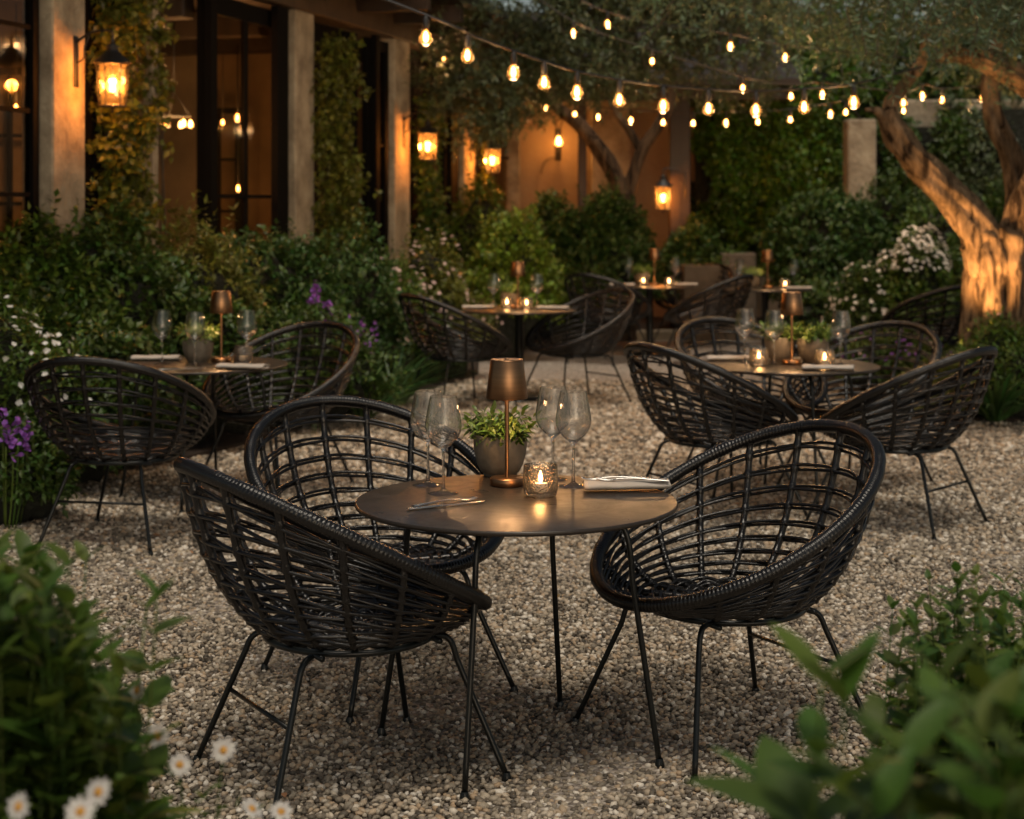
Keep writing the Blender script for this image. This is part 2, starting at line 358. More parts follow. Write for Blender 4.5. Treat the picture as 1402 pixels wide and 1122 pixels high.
def bush(label, x, y, rx, ry, h, lm, n=900, ll=.055, lw=.03, nleaf=7, sl=.09, lump=.18, cat='shrub', name='garden_shrub', flowers=None, group='shrubs in the planted beds', coresc=.74, up=.45, k=1, shoots=0):
    SEED[0] += 1; sd = SEED[0]
    root = empty(name, label, cat, (x,y,0), 0, group)
    P, D = dome_points(n, rx, ry, h, lump, .62, 0, sd)
    Dd = norm(D+np.array([0,0,up])+rng.normal(size=D.shape)*.45)
    V, Fc = sprigs(P-Dd*sl*.5, Dd, nleaf, np.full(len(P), sl)*rng.uniform(.6,1.4,len(P)), ll, lw, k=k)
    if shoots:                                         # taller shoots standing clear of the outline
        Ps, Ds = dome_points(shoots*3, rx, ry, h, lump, .9, 0, sd); m_ = Ds[:,2] > .25; Ps=Ps[m_][:shoots]; Ds=Ds[m_][:shoots]
        Dq = norm(Ds*.4+np.array([0,0,1.])+rng.normal(size=Ds.shape)*.2)
        V2, F2 = sprigs(Ps-Dq*.04, Dq, nleaf*2, np.full(len(Ps), sl*2.6)*rng.uniform(.7,1.3,len(Ps)), ll*.9, lw*.9, k=k)
        F2 = F2+len(V); V = np.vstack([V,V2]); Fc = np.vstack([Fc,F2])
    np_obj('foliage', V, Fc, lm, root)
    core('shade_fill', rx, ry, h, root, sd, sc=coresc)
    if flowers:
        for (pm, nf, size, zlo, spike) in flowers:
            P, D = dome_points(nf*4, rx, ry, h, lump, .97, 0, sd); keep = (P[:,2] > h*zlo); P = P[keep][:nf]; D = D[keep][:nf]
            P = P+D*.03+np.array([0,0,.02]); np_obj('blossoms', *blossoms(P, D, size, spike), pm, root)
    return root
def blossoms(P, D, size, spike=0, petals=5):
    C=[];Dn=[]
    if spike:                                          # small florets stacked on a spike
        for j in range(spike):
            t = j/spike; C.append(P+np.array([0,0,1.])*(t*size*3.2)+rng.normal(size=P.shape)*size*.45*(1-.6*t)); Dn.append(norm(D*.4+rng.normal(size=P.shape)*.7+np.array([0,0,.5])))
    else:
        C.append(P); Dn.append(norm(D+rng.normal(size=P.shape)*.35+np.array([0,-.2,.2])))
    C = np.concatenate(C); Dn = np.concatenate(Dn); n = len(C); ref = rand_dirs(n); s1 = norm(np.cross(Dn,ref)); s2 = np.cross(Dn,s1)
    B=[];D2=[];U=[]
    for p in range(petals):
        a = 2*np.pi*p/petals; dv = np.cos(a)*s1+np.sin(a)*s2+Dn*.25
        B.append(C); D2.append(dv); U.append(Dn)
    B=np.concatenate(B);D2=np.concatenate(D2);U=np.concatenate(U)
    s = size*.5*rng.uniform(.7,1.15,len(B))
    return leaves(B, D2, U, s, s*.85, k=1, droop=.1, fold=.1, peak=.6)

# ------------------------------------------------------------------ the setting: ground
def ground_material():
    m = bpy.data.materials.new('gravel'); m.use_nodes = True; nt = m.node_tree; n = nt.nodes; L = nt.links; b = n['Principled BSDF']
    tc = n.new('ShaderNodeTexCoord'); v = n.new('ShaderNodeTexVoronoi'); v.inputs['Scale'].default_value = 58; L.new(tc.outputs['Object'], v.inputs['Vector'])
    sep = n.new('ShaderNodeSeparateColor'); L.new(v.outputs['Color'], sep.inputs[0])
    cr = n.new('ShaderNodeValToRGB'); L.new(sep.outputs[0], cr.inputs[0]); e = cr.color_ramp.elements
    for p,c in ((0,(.16,.135,.115)),(.25,(.32,.275,.235)),(.55,(.43,.37,.31)),(.8,(.52,.45,.38)),(1,(.60,.55,.49))):
        x = e.new(p) if p not in (0,1) else e[0 if p == 0 else -1]; x.color = (*c,1); x.position = p
    mr = n.new('ShaderNodeMapRange'); L.new(v.outputs['Distance'], mr.inputs[0]); mr.inputs[1].default_value = .25; mr.inputs[2].default_value = .75; mr.inputs[3].default_value = 1; mr.inputs[4].default_value = .6
    mx = n.new('ShaderNodeMix'); mx.data_type = 'RGBA'; mx.blend_type = 'MULTIPLY'; mx.inputs[0].default_value = 1; L.new(cr.outputs[0], mx.inputs[6])
    cc = n.new('ShaderNodeCombineColor'); [L.new(mr.outputs[0], cc.inputs[i]) for i in range(3)]; L.new(cc.outputs[0], mx.inputs[7]); L.new(mx.outputs[2], b.inputs['Base Color'])
    bp = n.new('ShaderNodeBump'); bp.inputs['Strength'].default_value = 1; bp.inputs['Distance'].default_value = .012; bp.invert = True; L.new(v.outputs['Distance'], bp.inputs['Height']); L.new(bp.outputs[0], b.inputs['Normal'])
    b.inputs['Roughness'].default_value = .8; b.inputs['Specular IOR Level'].default_value = .3
    return m
g = MB(); g.add([(-60,-20,0),(60,-20,0),(60,120,0),(-60,120,0)], [(0,1,2,3)]); gm = ground_material()
ground = g.build('gravel_ground', gm); tag(ground, kind='structure')
# loose pebbles lying on it, as far as single stones can be told apart
def pebble_material():
    m = bpy.data.materials.new('river_pebble'); m.use_nodes = True; nt = m.node_tree; n = nt.nodes; L = nt.links; b = n['Principled BSDF']
    ge = n.new('ShaderNodeNewGeometry'); cr = n.new('ShaderNodeValToRGB'); L.new(ge.outputs['Random Per Island'], cr.inputs[0]); e = cr.color_ramp.elements
    for p,c in ((0,(.055,.046,.034)),(.2,(.14,.115,.088)),(.45,(.28,.235,.175)),(.62,(.39,.33,.25)),(.72,(.37,.26,.16)),(.86,(.52,.45,.355)),(1,(.70,.64,.55))):
        x = e.new(p) if p not in (0,1) else e[0 if p == 0 else -1]; x.color = (*c,1); x.position = p
    L.new(cr.outputs[0], b.inputs['Base Color']); b.inputs['Roughness'].default_value = .62; b.inputs['Specular IOR Level'].default_value = .4
    return m
def ico():
    t = (1+5**.5)/2; v = norm(np.array([(-1,t,0),(1,t,0),(-1,-t,0),(1,-t,0),(0,-1,t),(0,1,t),(0,-1,-t),(0,1,-t),(t,0,-1),(t,0,1),(-t,0,-1),(-t,0,1)],float))
    f = np.array([(0,11,5),(0,5,1),(0,1,7),(0,7,10),(0,10,11),(1,5,9),(5,11,4),(11,10,2),(10,7,6),(7,1,8),(3,9,4),(3,4,2),(3,2,6),(3,6,8),(3,8,9),(4,9,5),(2,4,11),(6,2,10),(8,6,7),(9,8,1)])
    return v, f
def pebbles(y0, y1, s, jit, zoff):
    xs=[];ys=[]
    for y in np.arange(y0, y1, s*.88):
        hw = .325*y+.75; x = np.arange(-hw, hw, s); xs.append(x+rng.uniform(-.5,.5)*s); ys.append(np.full(len(x), y))
    X=np.concatenate(xs);Y=np.concatenate(ys); N=len(X); X=X+rng.normal(size=N)*jit*s;Y=Y+rng.normal(size=N)*jit*s
    iv, fi = ico(); sz = s*rng.uniform(.40,.66,N)*rng.choice([1,1,1,1.25],N)
    S = np.stack([sz*rng.uniform(.9,1.35,N), sz*rng.uniform(.75,1.05,N), sz*rng.uniform(.45,.75,N)],1)
    V = iv[None]*S[:,None,:]*(1+rng.normal(size=(N,12,1))*.09)
    q = rng.normal(size=(N,4))*np.array([1,.28,.28,0]); q[:,3] = rng.normal(size=N)*1.2; q/= np.linalg.norm(q,axis=1)[:,None]
    a,b,c,d = q.T
    Rm = np.stack([np.stack([a*a+b*b-c*c-d*d,2*(b*c-a*d),2*(b*d+a*c)],1),np.stack([2*(b*c+a*d),a*a-b*b+c*c-d*d,2*(c*d-a*b)],1),np.stack([2*(b*d-a*c),2*(c*d+a*b),a*a-b*b-c*c+d*d],1)],1)
    V = np.einsum('nij,nkj->nki', Rm, V)
    z = zoff+rng.uniform(-.002,.005,N)+.004*np.sin(X*3.1+Y*2.3)+.004*np.sin(X*7-Y*5)
    V += np.stack([X,Y,z],1)[:,None,:]
    return V.reshape(-1,3), (fi[None]+(np.arange(N)*12)[:,None,None]).reshape(-1,3)
V = []; Fc = []; nv_ = 0
for y0_, y1_, s_ in ((3.75,7.0,.0182),(7.0,9.8,.025),(9.8,14.2,.036)):
    a_, b_ = pebbles(y0_, y1_, s_, .27, .0035); V.append(a_); Fc.append(b_+nv_); nv_ += len(a_)
V = np.vstack(V); Fc = np.vstack(Fc)
peb = np_obj('pebbles', V, Fc, pebble_material(), None, True)
tag(peb, 'loose mixed beige, grey and tan pebbles covering the terrace', 'pebbles', kind='stuff')
soil = mat('bed_soil', (.035,.022,.014), .95, var=.5, var_scale=30, bump=1, bump_scale=40, dist=.03)
def bed(name, poly, z=.03):
    m = MB(); n = len(poly); m.add([(x,y,z) for x,y in poly]+[(x,y,-.02) for x,y in poly], [tuple(range(n))]+[(i,i+n,(i+1)%n+n,(i+1)%n) for i in range(n)])
    return tag(m.build(name, soil, smooth=False), kind='structure')
bed('soil_bed', [(-7,4),(-2.9,5.5),(-2.52,7.7),(-2.35,9.0),(-1.75,10.2),(-1.2,11.8),(-.72,13.2),(-.3,14.8),(-.35,18.3),(-.5,20.9),(-3,20.9),(-7,9)])
bed('soil_bed', [(-.3,18.75),(5.4,18.75),(5.4,20.9),(-.3,20.9)], .09)
bed('soil_bed', [(3.05,11.55),(4.5,11.45),(9,11.5),(9,20.9),(5.4,20.9),(5.4,18.8),(2.6,17.2),(2.55,14),(2.7,12.6)])
# pale stone kerb behind the far tables
m = MB()
for i in range(9): x = -.3+i*.6; m.box((x+.004,18.45,-.02),(x+.596,18.72,.10),.012)
tag(m.build('stone_kerb', M_STONE, smooth=False), kind='structure')

# ------------------------------------------------------------------ rattan chair
CA, CB, TAU, ZC, OFF = .405, .456, .484, .64, -.024
def rimp(ph):
    u = CB*np.cos(ph)*math.cos(TAU)+OFF
    return np.stack([u, CA*np.sin(ph), ZC-CB*np.cos(ph)*math.sin(TAU)], -1)
def basep(ph, s=1.0):
    return np.stack([.02+.225*s*np.cos(ph), .235*s*np.sin(ph), np.full_like(ph, .392-.012*(1-s))], -1)
def shell(ph, t):
    h = 2*(1-t)*t*.72+t*t; v = 2*(1-t)*t*.22+t*t
    A = basep(ph); B = rimp(ph); hh = np.broadcast_to(h, ph.shape)[...,None]; vv = np.broadcast_to(v, ph.shape)[...,None]
    return np.concatenate([A[...,:2]*(1-hh)+B[...,:2]*hh, A[...,2:]*(1-vv)+B[...,2:]*vv], -1)
def make_chair():
    root = empty('rattan_chair', 'x', 'chair')
    ns = 16
    # rim wrapped in cane
    m = MB(); K = 1080; ph = np.arange(K)*2*np.pi/K
    m.tube(rimp(ph), .0182, 10, closed=True, radfn=lambda i,a: 1+.13*np.abs(np.sin(i*np.pi/4.6+a*.5))+.05*np.sin(i*.13)*np.sin(i*.041+1))
    m.build('rim', M_RATTAN, root)
    # woven canes, twined in pairs round the ribs
    m = MB(); K = 112; ph = np.arange(K)*2*np.pi/K; levels = np.linspace(.09,.915,9)
    r2 = np.random.default_rng(5)
    for li, t in enumerate(levels):
        for s in (-1,1):
            wob = .0015*np.sin(ph*5+li*2+s)+.0012*np.sin(ph*11+li)
            P = shell(ph, t+ s*(.0092+.0016*np.abs(np.sin(8*ph+.0)))+wob)
            Q = shell(ph, t+.02); nrm = np.stack([np.cos(ph),np.sin(ph),np.full_like(ph,-.3)],-1)
            P = P+nrm*(s*(1 if li%2 else -1)*.0068*np.cos(8*ph))[:,None]
            m.tube(P, .0054, 6, closed=True)
    for si, s0 in enumerate((.92,.78,.64,.5,.36,.22)):
        for s in (-1,1):
            P = basep(ph, s0+s*.025*np.abs(np.sin(8*ph))); P[:,2] += s*(1 if si%2 else -1)*.010*np.cos(8*ph)
            m.tube(P, .0058, 6, closed=True)
    m.build('woven_shell', M_RATTAN, root)
    for j in range(ns):
        m = MB(); p = 2*np.pi*(j)/ns; T = np.linspace(0,1,67); P = shell(np.full(67,p), T)
        Pin = np.concatenate([basep(np.full(10,p), s) for s in [np.linspace(.12,.95,10)]]) if True else None
        P = np.vstack([Pin[:, :], P]); sT = np.concatenate([np.linspace(-.6,-.05,10), T])
        bump = np.zeros(len(P))
        for t in levels: bump += np.exp(-((sT-t)/.016)**2)
        rad = .0108+.0046*np.clip(bump,0,1); rad[-3:] = [.013,.016,.018]
        m.tube(P, rad, 8, up=(0,0,1) if abs(math.cos(p))<.5 else (0,1,0)); m.build('rib', M_RATTAN, root)
    # base ring, legs
    m = MB(); ph = np.arange(72)*2*np.pi/72; P = basep(ph); P[:,2] -= .016; m.tube(P, .009, 8, closed=True)
    m.tube([(.19,-.2,.370),(.19,.2,.370)], .008, 8); m.tube([(-.15,-.2,.370),(-.15,.2,.370)], .008, 8); m.build('seat_frame', M_STEEL, root)
    for sx, fx, fy, tx, ty in ((1,.343,.287,.235,.17),(-1,-.312,.264,-.165,.165)):
        for sy in (1,-1):
            m = MB()
            if sx == 1: pts = [(.15,sy*.16,.374),(.215,sy*.168,.374),(.238,sy*.176,.354),(.25,sy*.184,.31),(fx,sy*fy,.012)]
            else: pts = [(-.08,sy*.12,.372),(-.15,sy*.15,.370),(-.19,sy*.168,.352),(-.208,sy*.178,.31),(fx,sy*fy,.012)]
            a = smoothpath(pts[:4],6); P = np.vstack([a, np.linspace(pts[3],pts[4],8)[1:]]); m.tube(P, .0082, 8)
            leg = m.build('leg', M_STEEL, root)
            m = MB(); m.lathe([(.0,0),(.0135,0),(.0135,.006),(.010,.018),(.0086,.022)], 12, (fx,sy*fy,0)); m.build('foot_cap', M_STEEL, leg)
    m = MB(); t=.32; a=np.array([-.208,.178,.30]); b=np.array([-.312,.264,.012]); q=a+(b-a)*t
    m.tube([(q[0],q[1],q[2]),(q[0],-q[1],q[2])], .006, 8); m.build('stretcher', M_STEEL, root)
    return root
chair = make_chair()
CG = 'black rattan armchairs round the tables'
CHAIRS = [
 ((-.456,4.461),.542,'black rattan chair nearest the camera, back turned, left of the front table'),
 ((-.42,5.31),-1.0,'open-weave black chair tucked behind the front table on its left'),
 ((.628,4.79),-2.602,'black rattan chair facing the front table from its right side'),
 ((-1.768,7.543),1.383,'black chair with its back to us at the left table beside white flowers'),
 ((-1.256,8.896),4.18,'black chair on the far right side of the left table, purple flowers behind'),
 ((.983,8.055),.549,'black chair at the left front of the olive tree table'),
 ((1.848,7.886),2.416,'black chair at the right front of the olive tree table, back towards us'),
 ((1.341,9.218),-1.119,'black chair at the back left of the olive tree table behind the napkin'),
 ((1.876,8.969),3.938,'black chair at the back right of the olive tree table near the tree spotlights'),
 ((-.402,12.322),.608,'tilted black chair on the left of the middle table by pink flowers'),
 ((.499,12.672),3.744,'black chair on the right of the middle table, in front of the hedge'),
 ((.93,15.9),.9,'dim black chair on the left of the far lantern table'),
 ((1.83,15.6),2.55,'dim black chair with wide back at the front right of the far lantern table'),
 ((1.93,17.75),4.0,'dim black chair behind the far lantern table in front of the stone trough'),
 ((.85,17.35),-.9,'dim black chair at the back left of the far lantern table by the hedge'),
 ((3.45,13.7),2.0,'shadowed black chair below the white flower cluster left of the olive trunk'),
 ((4.25,13.9),2.6,'shadowed black chair partly hidden behind the olive trunk'),
]
chairs = clones(chair, [((x,y,0),a,l,CG) for (x,y),a,l in CHAIRS])

# ------------------------------------------------------------------ tables
TH = .70
def make_table(pedestal=False):
    root = empty('bistro_table', 'x', 'table')
    m = MB(); m.lathe([(0,TH-.014),(.442,TH-.014),(.4485,TH-.011),(.45,TH-.006),(.448,TH-.001),(.444,TH),(0,TH)], 96); m.build('table_top', M_TOP, root)
    if not pedestal:
        a0 = R(-19)
        m = MB(); ph = np.arange(48)*2*np.pi/48; m.tube(np.stack([.16*np.cos(ph),.16*np.sin(ph),np.full(48,TH-.024)],-1), .006, 8, closed=True); m.build('under_frame', M_STEEL, root)
        for k in range(4):
            a = a0+k*math.pi/2; c, s = math.cos(a), math.sin(a)
            pts = [(.12*c,.12*s,TH-.022),(.25*c,.25*s,TH-.024),(.30*c,.30*s,TH-.045),(.325*c,.325*s,TH-.10),(.335*c,.335*s,TH-.2),(.41*c,.41*s,.012)]
            m = MB(); A = smoothpath(pts[:5],6); m.tube(np.vstack([A, np.linspace(pts[4],pts[5],8)[1:]]), .0085, 8); leg = m.build('leg', M_STEEL, root)
            m = MB(); m.lathe([(0,0),(.0145,0),(.0145,.006),(.0105,.02),(.009,.024)], 12, (.41*c,.41*s,0)); m.build('foot_cap', M_STEEL, leg)
    else:
        m = MB(); m.lathe([(.05,TH-.016),(.05,TH-.03),(.034,TH-.06),(.034,.09),(.05,.06),(.09,.035)], 24); m.build('pedestal', M_STEEL, root)
        m = MB(); m.lathe([(.0,0),(.26,0),(.26,.012),(.10,.04),(0,.045)], 32); m.build('base_plate', M_STEEL, root)
    return root
T = {'front':(.012,4.63),'left':(-1.61,8.55),'olive':(1.427,8.5),'middle':(.057,12.9),'lantern':(1.38,16.6),'trough':(2.45,16.05)}
TN = {'front':'front table','left':'left table','olive':'olive tree table','middle':'middle table','lantern':'far lantern table','trough':'far right table'}
TG = 'round bistro tables on the gravel'
t1 = make_table(); t2 = make_table(True)
clones(t1, [((*T['front'],0),0,'large round dark bronze table nearest the camera on four thin legs',TG),
            ((*T['left'],0),.3,'round dark table at left between two black chairs and flower beds',TG),
            ((*T['olive'],0),.5,'round dark table at right ringed by four chairs near the olive tree',TG)])
clones(t2, [((*T['middle'],0),0,'round dark pedestal table in the middle distance in front of the hedge',TG),
            ((*T['lantern'],0),0,'far round pedestal table below the hanging amber lantern',TG),
            ((*T['trough'],0),0,'far right round pedestal table in front of the dome shrub',TG)])
def tp(t, px, dy=0.0):                                # spot on a table top at photo column px, dy metres behind its middle
    x0, y0 = T[t]; y = y0+dy; return Vector(((px-CX)*y/F_PX, y, TH))

# table lamps
def make_lamp():
    root = empty('table_lamp', 'x', 'lamp')
    m = MB(); m.lathe([(0,0),(.047,0),(.0495,.003),(.0495,.021),(.047,.024),(.008,.025),(0,.025)], 48); m.build('lamp_base', M_BRONZE, root)
    m = MB(); m.lathe([(.0062,.024),(.0062,.355)], 16); m.build('stem', M_BRONZE, root)
    m = MB(); m.lathe([(.060,.258),(.0605,.256),(.0615,.258),(.0482,.368),(.046,.371),(.044,.370),(.0,.370)], 64)
    m.lathe([(.0465,.366),(.0595,.258)], 64); m.lathe([(0,.373),(.006,.373),(.006,.370)], 16); sh = m.build('lamp_shade', M_BRONZE, root)
    m = MB(); m.lathe([(.010,.300),(.042,.300),(.042,.303),(.010,.303),(.010,.300)], 32); m.build('diffuser', M_LED, sh)
    point_light('lamp_light', (0,0,.275), 1.3, (1,.56,.24), .03, root)
    return root
GL = 'bronze cordless lamps on the tables'
clones(make_lamp(), [(tp('front',694,.24),0,'large bronze table lamp nearest the camera, in front of the stoneware pot',GL),
  (tp('left',303,.08),0,'bronze lamp on the left table, right of its potted herb',GL),
  (tp('olive',1084,.02),0,'bronze lamp in the middle of the olive tree table',GL),
  (tp('middle',709,.1),0,'bronze lamp on the middle table between two wine glasses',GL),
  (tp('lantern',896,.05),0,'small far bronze lamp below the amber lantern',GL),
  (tp('trough',1051,.05),0,'small far bronze lamp on the far right table',GL)])

# wine glasses
def make_glass():
    m = MB()
    outer = [(.0435,.0003),(.0445,.0010),(.0442,.0018),(.0430,.0023),(.03,.0042),(.012,.0085),(.006,.016),(.0043,.035),(.0038,.07),(.0040,.105),(.0055,.122),(.012,.130),(.028,.143),(.043,.160),(.0505,.178),(.0525,.192),(.0512,.208),(.0470,.235),(.0425,.258),(.0388,.2765),(.0386,.2778),(.0384,.2782)]
    inner = [(.0378,.2782),(.0376,.2778),(.0377,.2765),(.0409,.258),(.0454,.235),(.0496,.208),(.0508,.192),(.0488,.1788),(.0412,.1618),(.0260,.1460),(.010,.1345),(0,.1325)]
    m.lathe(outer+inner, 48); o = m.build('wine_glass', M_GLASS); tag(o, 'x', 'wine glass'); return o
GG = 'stemmed wine glasses on the tables'
def gl(t, px, dy, label): return (tp(t,px,dy), 0, label, GG)
glasses = [gl('front',586,.24,'wine glass on the front table, taller and behind in the left pair'),
 gl('front',607,.10,'wine glass on the front table, nearer one of the left pair'),
 gl('front',757,.34,'wine glass on the front table right behind the lit candle'),
 gl('front',785,.22,'wine glass on the front table beside the folded napkin'),
 gl('left',222,-.02,'leftmost wine glass on the left table, left of the herb pot'),
 gl('left',267,-.14,'wine glass standing in front of the herb pot on the left table'),
 gl('left',338,-.02,'wine glass on the left table right of its lamp by the napkin'),
 gl('olive',1020,.12,'leftmost wine glass on the olive tree table beside a candle'),
 gl('olive',1060,.0,'second wine glass from the left on the olive tree table'),
 gl('olive',1151,-.03,'wine glass on the right side of the olive tree table'),
 gl('middle',676,.0,'wine glass left of the lamp on the middle table'),
 gl('middle',735,.0,'wine glass right of the lamp on the middle table'),
 gl('lantern',861,.05,'tiny far wine glass left of the far lantern table lamp'),
 gl('lantern',925,-.05,'tiny far wine glass right of the far lantern table lamp'),
 gl('trough',1013,.0,'tiny far wine glass left on the far right table'),
 gl('trough',1087,.05,'tiny far wine glass right on the far right table')]
clones(make_glass(), glasses)

# candles in tumblers
def make_candle(lit=True):
    root = empty('candle_holder', 'x', 'candle')
    m = MB(); m.lathe([(0,.0),(.040,.0),(.046,.006),(.0495,.022),(.0500,.05),(.0480,.088),(.0465,.0895),(.045,.088),(.0465,.05),(.0455,.022),(.040,.012),(0,.010)], 48); m.build('tumbler', M_TUMBLER, root)
    m = MB(); m.lathe([(0,.012),(.020,.012),(.0205,.014),(.0205,.036),(.0195,.038),(.006,.0365),(0,.036)], 24); wax = m.build('wax_candle', M_WAX, root)
    if lit:
        m = MB(); m.lathe([(0,.038),(.0035,.041),(.0062,.048),(.0055,.056),(.0028,.066),(0,.074)], 12); m.build('flame', M_FLAME, root)
        point_light('flame_light', (0,0,.056), .42, (1,.48,.16), .012, root)
    m = MB(); m.tube([(0,0,.036),(.001,0,.044)], .0008, 5); m.build('wick', M_TWIG, wax)
    return root
GC = 'glass tumblers holding tea lights'
clones(make_candle(), [(tp('front',740,.06),0,'lit candle in a bubbled glass tumbler at the front table centre',GC),
 (tp('olive',1039,-.05),0,'lit candle between the two left glasses on the olive tree table',GC),
 (tp('olive',1129,-.12),0,'lit candle at the right beside the napkin on the olive tree table',GC),
 (tp('middle',694,.12),0,'lit candle on the left of the middle table lamp',GC),
 (tp('middle',721,.05),0,'lit candle on the right of the middle table lamp',GC),
 (tp('lantern',881,.02),0,'glowing candle left of the lamp on the far lantern table',GC),
 (tp('lantern',916,-.12),0,'glowing candle right of the lamp on the far lantern table',GC),
 (tp('trough',1075,-.05),0,'glowing candle on the far right table beside its right glass',GC)])
c = make_candle(False); c.location = tp('left',333,.02); tag(c, 'unlit candle tumbler behind the napkin on the left table', 'candle', GC)

# potted herbs
def make_pot(dense=1.0, seed=1):
    root = empty('potted_herb', 'x', 'potted plant')
    m = MB(); m.lathe([(0,0),(.050,0),(.052,.004),(.052,.009),(.058,.012),(.070,.035),(.078,.065),(.0815,.095),(.0815,.122),(.080,.126),(.0765,.126),(.0755,.120),(.0755,.108),(0,.108)], 48); pot = m.build('plant_pot', M_CONC, root)
    m = MB(); m.lathe([(0,.112),(.076,.110)], 24); m.build('potting_soil', M_SOIL, pot)
    n = int(70*dense); a = rng.uniform(0,6.28,n); r = .066*rng.uniform(0,1,n)**.5
    P = np.stack([r*np.cos(a), r*np.sin(a), np.full(n,.110)],1); D = norm(np.stack([np.cos(a)*r*14, np.sin(a)*r*14, np.full(n,1.0)],1)+rng.normal(size=(n,3))*.2)
    V, Fc = sprigs(P, D, 11, rng.uniform(.03,.095,n), .034, .0125, spread=.8, k=3, droop=.35); np_obj('herb_leaves', V, Fc, L_POT, root, True)
    m = MB()
    for i in range(0,n,2): m.tube([P[i], P[i]+D[i]*.05], .0012, 4, caps=False)
    m.build('stem_cluster', M_TWIG, root); return root
GP = 'small herbs in stoneware pots on the tables'
clones(make_pot(), [(tp('front',685,.42),.4,'leafy green herb in a grey stoneware pot on the front table',GP),
 (tp('left',271,.1),1,'herb in a stoneware pot behind a wine glass on the left table',GP),
 (tp('olive',1113,.14),2,'bright herb in a pot right of the lamp on the olive tree table',GP),
 (tp('olive',1068,.22),3,'pot half hidden behind the second glass on the olive tree table',GP),
 (tp('middle',698,.30),.4,'herb pot left behind the lamp on the middle table',GP),
 (tp('lantern',879,.25),5,'herb pot left of the lamp on the far lantern table',GP),
 (tp('trough',1029,.12),.9,'pale herb pot left of the lamp on the far right table',GP)])

# napkins and cutlery
def make_napkin(cutlery=True):
    root = empty('folded_napkin', 'x', 'napkin')
    m = MB(); nx, ny = 18, 26; prof = []
    # rolled-and-folded cloth: a flattened spiral section swept along x
    sec = []
    for k in range(46):
        t = k/45; a = t*2*math.pi*2.25; r = .25+.75*(1-t)
        sec.append((.046*r*math.cos(a), .0125*r*math.sin(a)+.0135))
    sec = np.array(sec)[::-1]; V=[];L_=.25
    xs = np.linspace(-L_/2, L_/2, nx)
    for i,x in enumerate(xs):
        wv = 1+.04*math.sin(i*1.3)
        for y,z in sec: V.append((x+.004*math.sin(y*60), y*wv, z*(1+.05*math.sin(i*.9+y*50))))
    k = len(sec); f = [(i*k+j,i*k+j+1,(i+1)*k+j+1,(i+1)*k+j) for i in range(nx-1) for j in range(k-1)]
    m.add(V,f); o = m.build('cloth', M_LINEN, root); md = o.modifiers.new('thick','SOLIDIFY'); md.thickness = .0016
    return root
def fork_mesh(m, M):
    pts = smoothpath([(-.10,0,.002),(-.06,0,.005),(.0,0,.008),(.045,0,.006),(.06,0,.004)],5)
    wd = np.interp(np.linspace(0,1,len(pts)),[0,.12,.5,.8,1],[.009,.0105,.004,.004,.010])
    V=[];
    for p,w_ in zip(pts,wd): V += [(p[0],-w_,p[2]),(p[0],0,p[2]+.0018),(p[0],w_,p[2])]
    n=len(pts); f=[]
    for i in range(n-1): a=3*i; f += [(a,a+3,a+4,a+1),(a+1,a+4,a+5,a+2)]
    V=np.array(V); V2=V.copy(); V2[:,2]-=.002; f2=[tuple(reversed([i+len(V) for i in q])) for q in f]
    f3=[(3*i,3*i+3*n,3*i+3+3*n,3*i+3) for i in range(n-1)]+[(3*i+5,3*i+5+3*n,3*i+2+3*n,3*i+2) for i in range(n-1)]
    W=np.vstack([V,V2]) @ np.array(M.to_3x3()).T+np.array(M.translation); m.add(W,f+f2+f3)
    for y in (-.0085,-.0028,.0028,.0085):
        q=smoothpath([(.058,y*.95,.003),(.075,y,.001),(.095,y,.003),(.108,y,.007)],4) @ np.array(M.to_3x3()).T+np.array(M.translation); m.tube(q,[.0017]*(len(q)-3)+[.0014,.001,.0005],6)
def knife_mesh(m, M):
    prof=[(-.12,.0075),(-.115,.0095),(-.08,.0095),(-.02,.0065),(0,.006),(.01,.009),(.06,.0105),(.10,.008),(.118,.001)]
    V=[];f=[]
    for x,w_ in prof: h=.0035 if x<0 else .0012; V+=[(x,-w_,.0035),(x,0,.0035+h),(x,w_*(.9 if x>0 else 1),.0035),(x,0,.0035-h)]
    for i in range(len(prof)-1):
        for j in range(4): f.append((4*i+j,4*i+4+j,4*i+4+(j+1)%4,4*i+(j+1)%4))
    f+= [(3,2,1,0)]
    m.add(np.array(V) @ np.array(M.to_3x3()).T+np.array(M.translation),f)
nap = make_napkin()
GN = 'ivory napkins folded on the tables'
p = on(858,671,TH); p.z=TH+.001
clones(nap, [(p,R(7),'folded ivory napkin with cutlery at the right edge of the front table',GN),
 (tp('left',332,-.28)+Vector((0,0,.001)),R(-12),'folded napkin in front of the candle on the left table',GN),
 (tp('left',214,.18)+Vector((0,0,.001)),R(4),'napkin lying at the back left of the left table',GN),
 (tp('olive',1000,.22)+Vector((0,0,.001)),R(2),'folded napkin at the left back of the olive tree table',GN),
 (tp('olive',1134,-.29)+Vector((0,0,.001)),R(-8),'folded napkin at the front right of the olive tree table',GN),
 (tp('middle',655,.1)+Vector((0,0,.001)),R(4),'dark folded napkin at the left of the middle table',GN),
 (tp('middle',757,.02)+Vector((0,0,.001)),R(-3),'folded napkin at the right edge of the middle table',GN),
 (tp('lantern',852,-.05)+Vector((0,0,.001)),0,'pale napkin at the left edge of the far lantern table',GN),
 (tp('lantern',938,.0)+Vector((0,0,.001)),0,'pale napkin at the right edge of the far lantern table',GN),
 (tp('trough',1094,-.15)+Vector((0,0,.001)),0,'pale napkin at the right edge of the far right table',GN)])
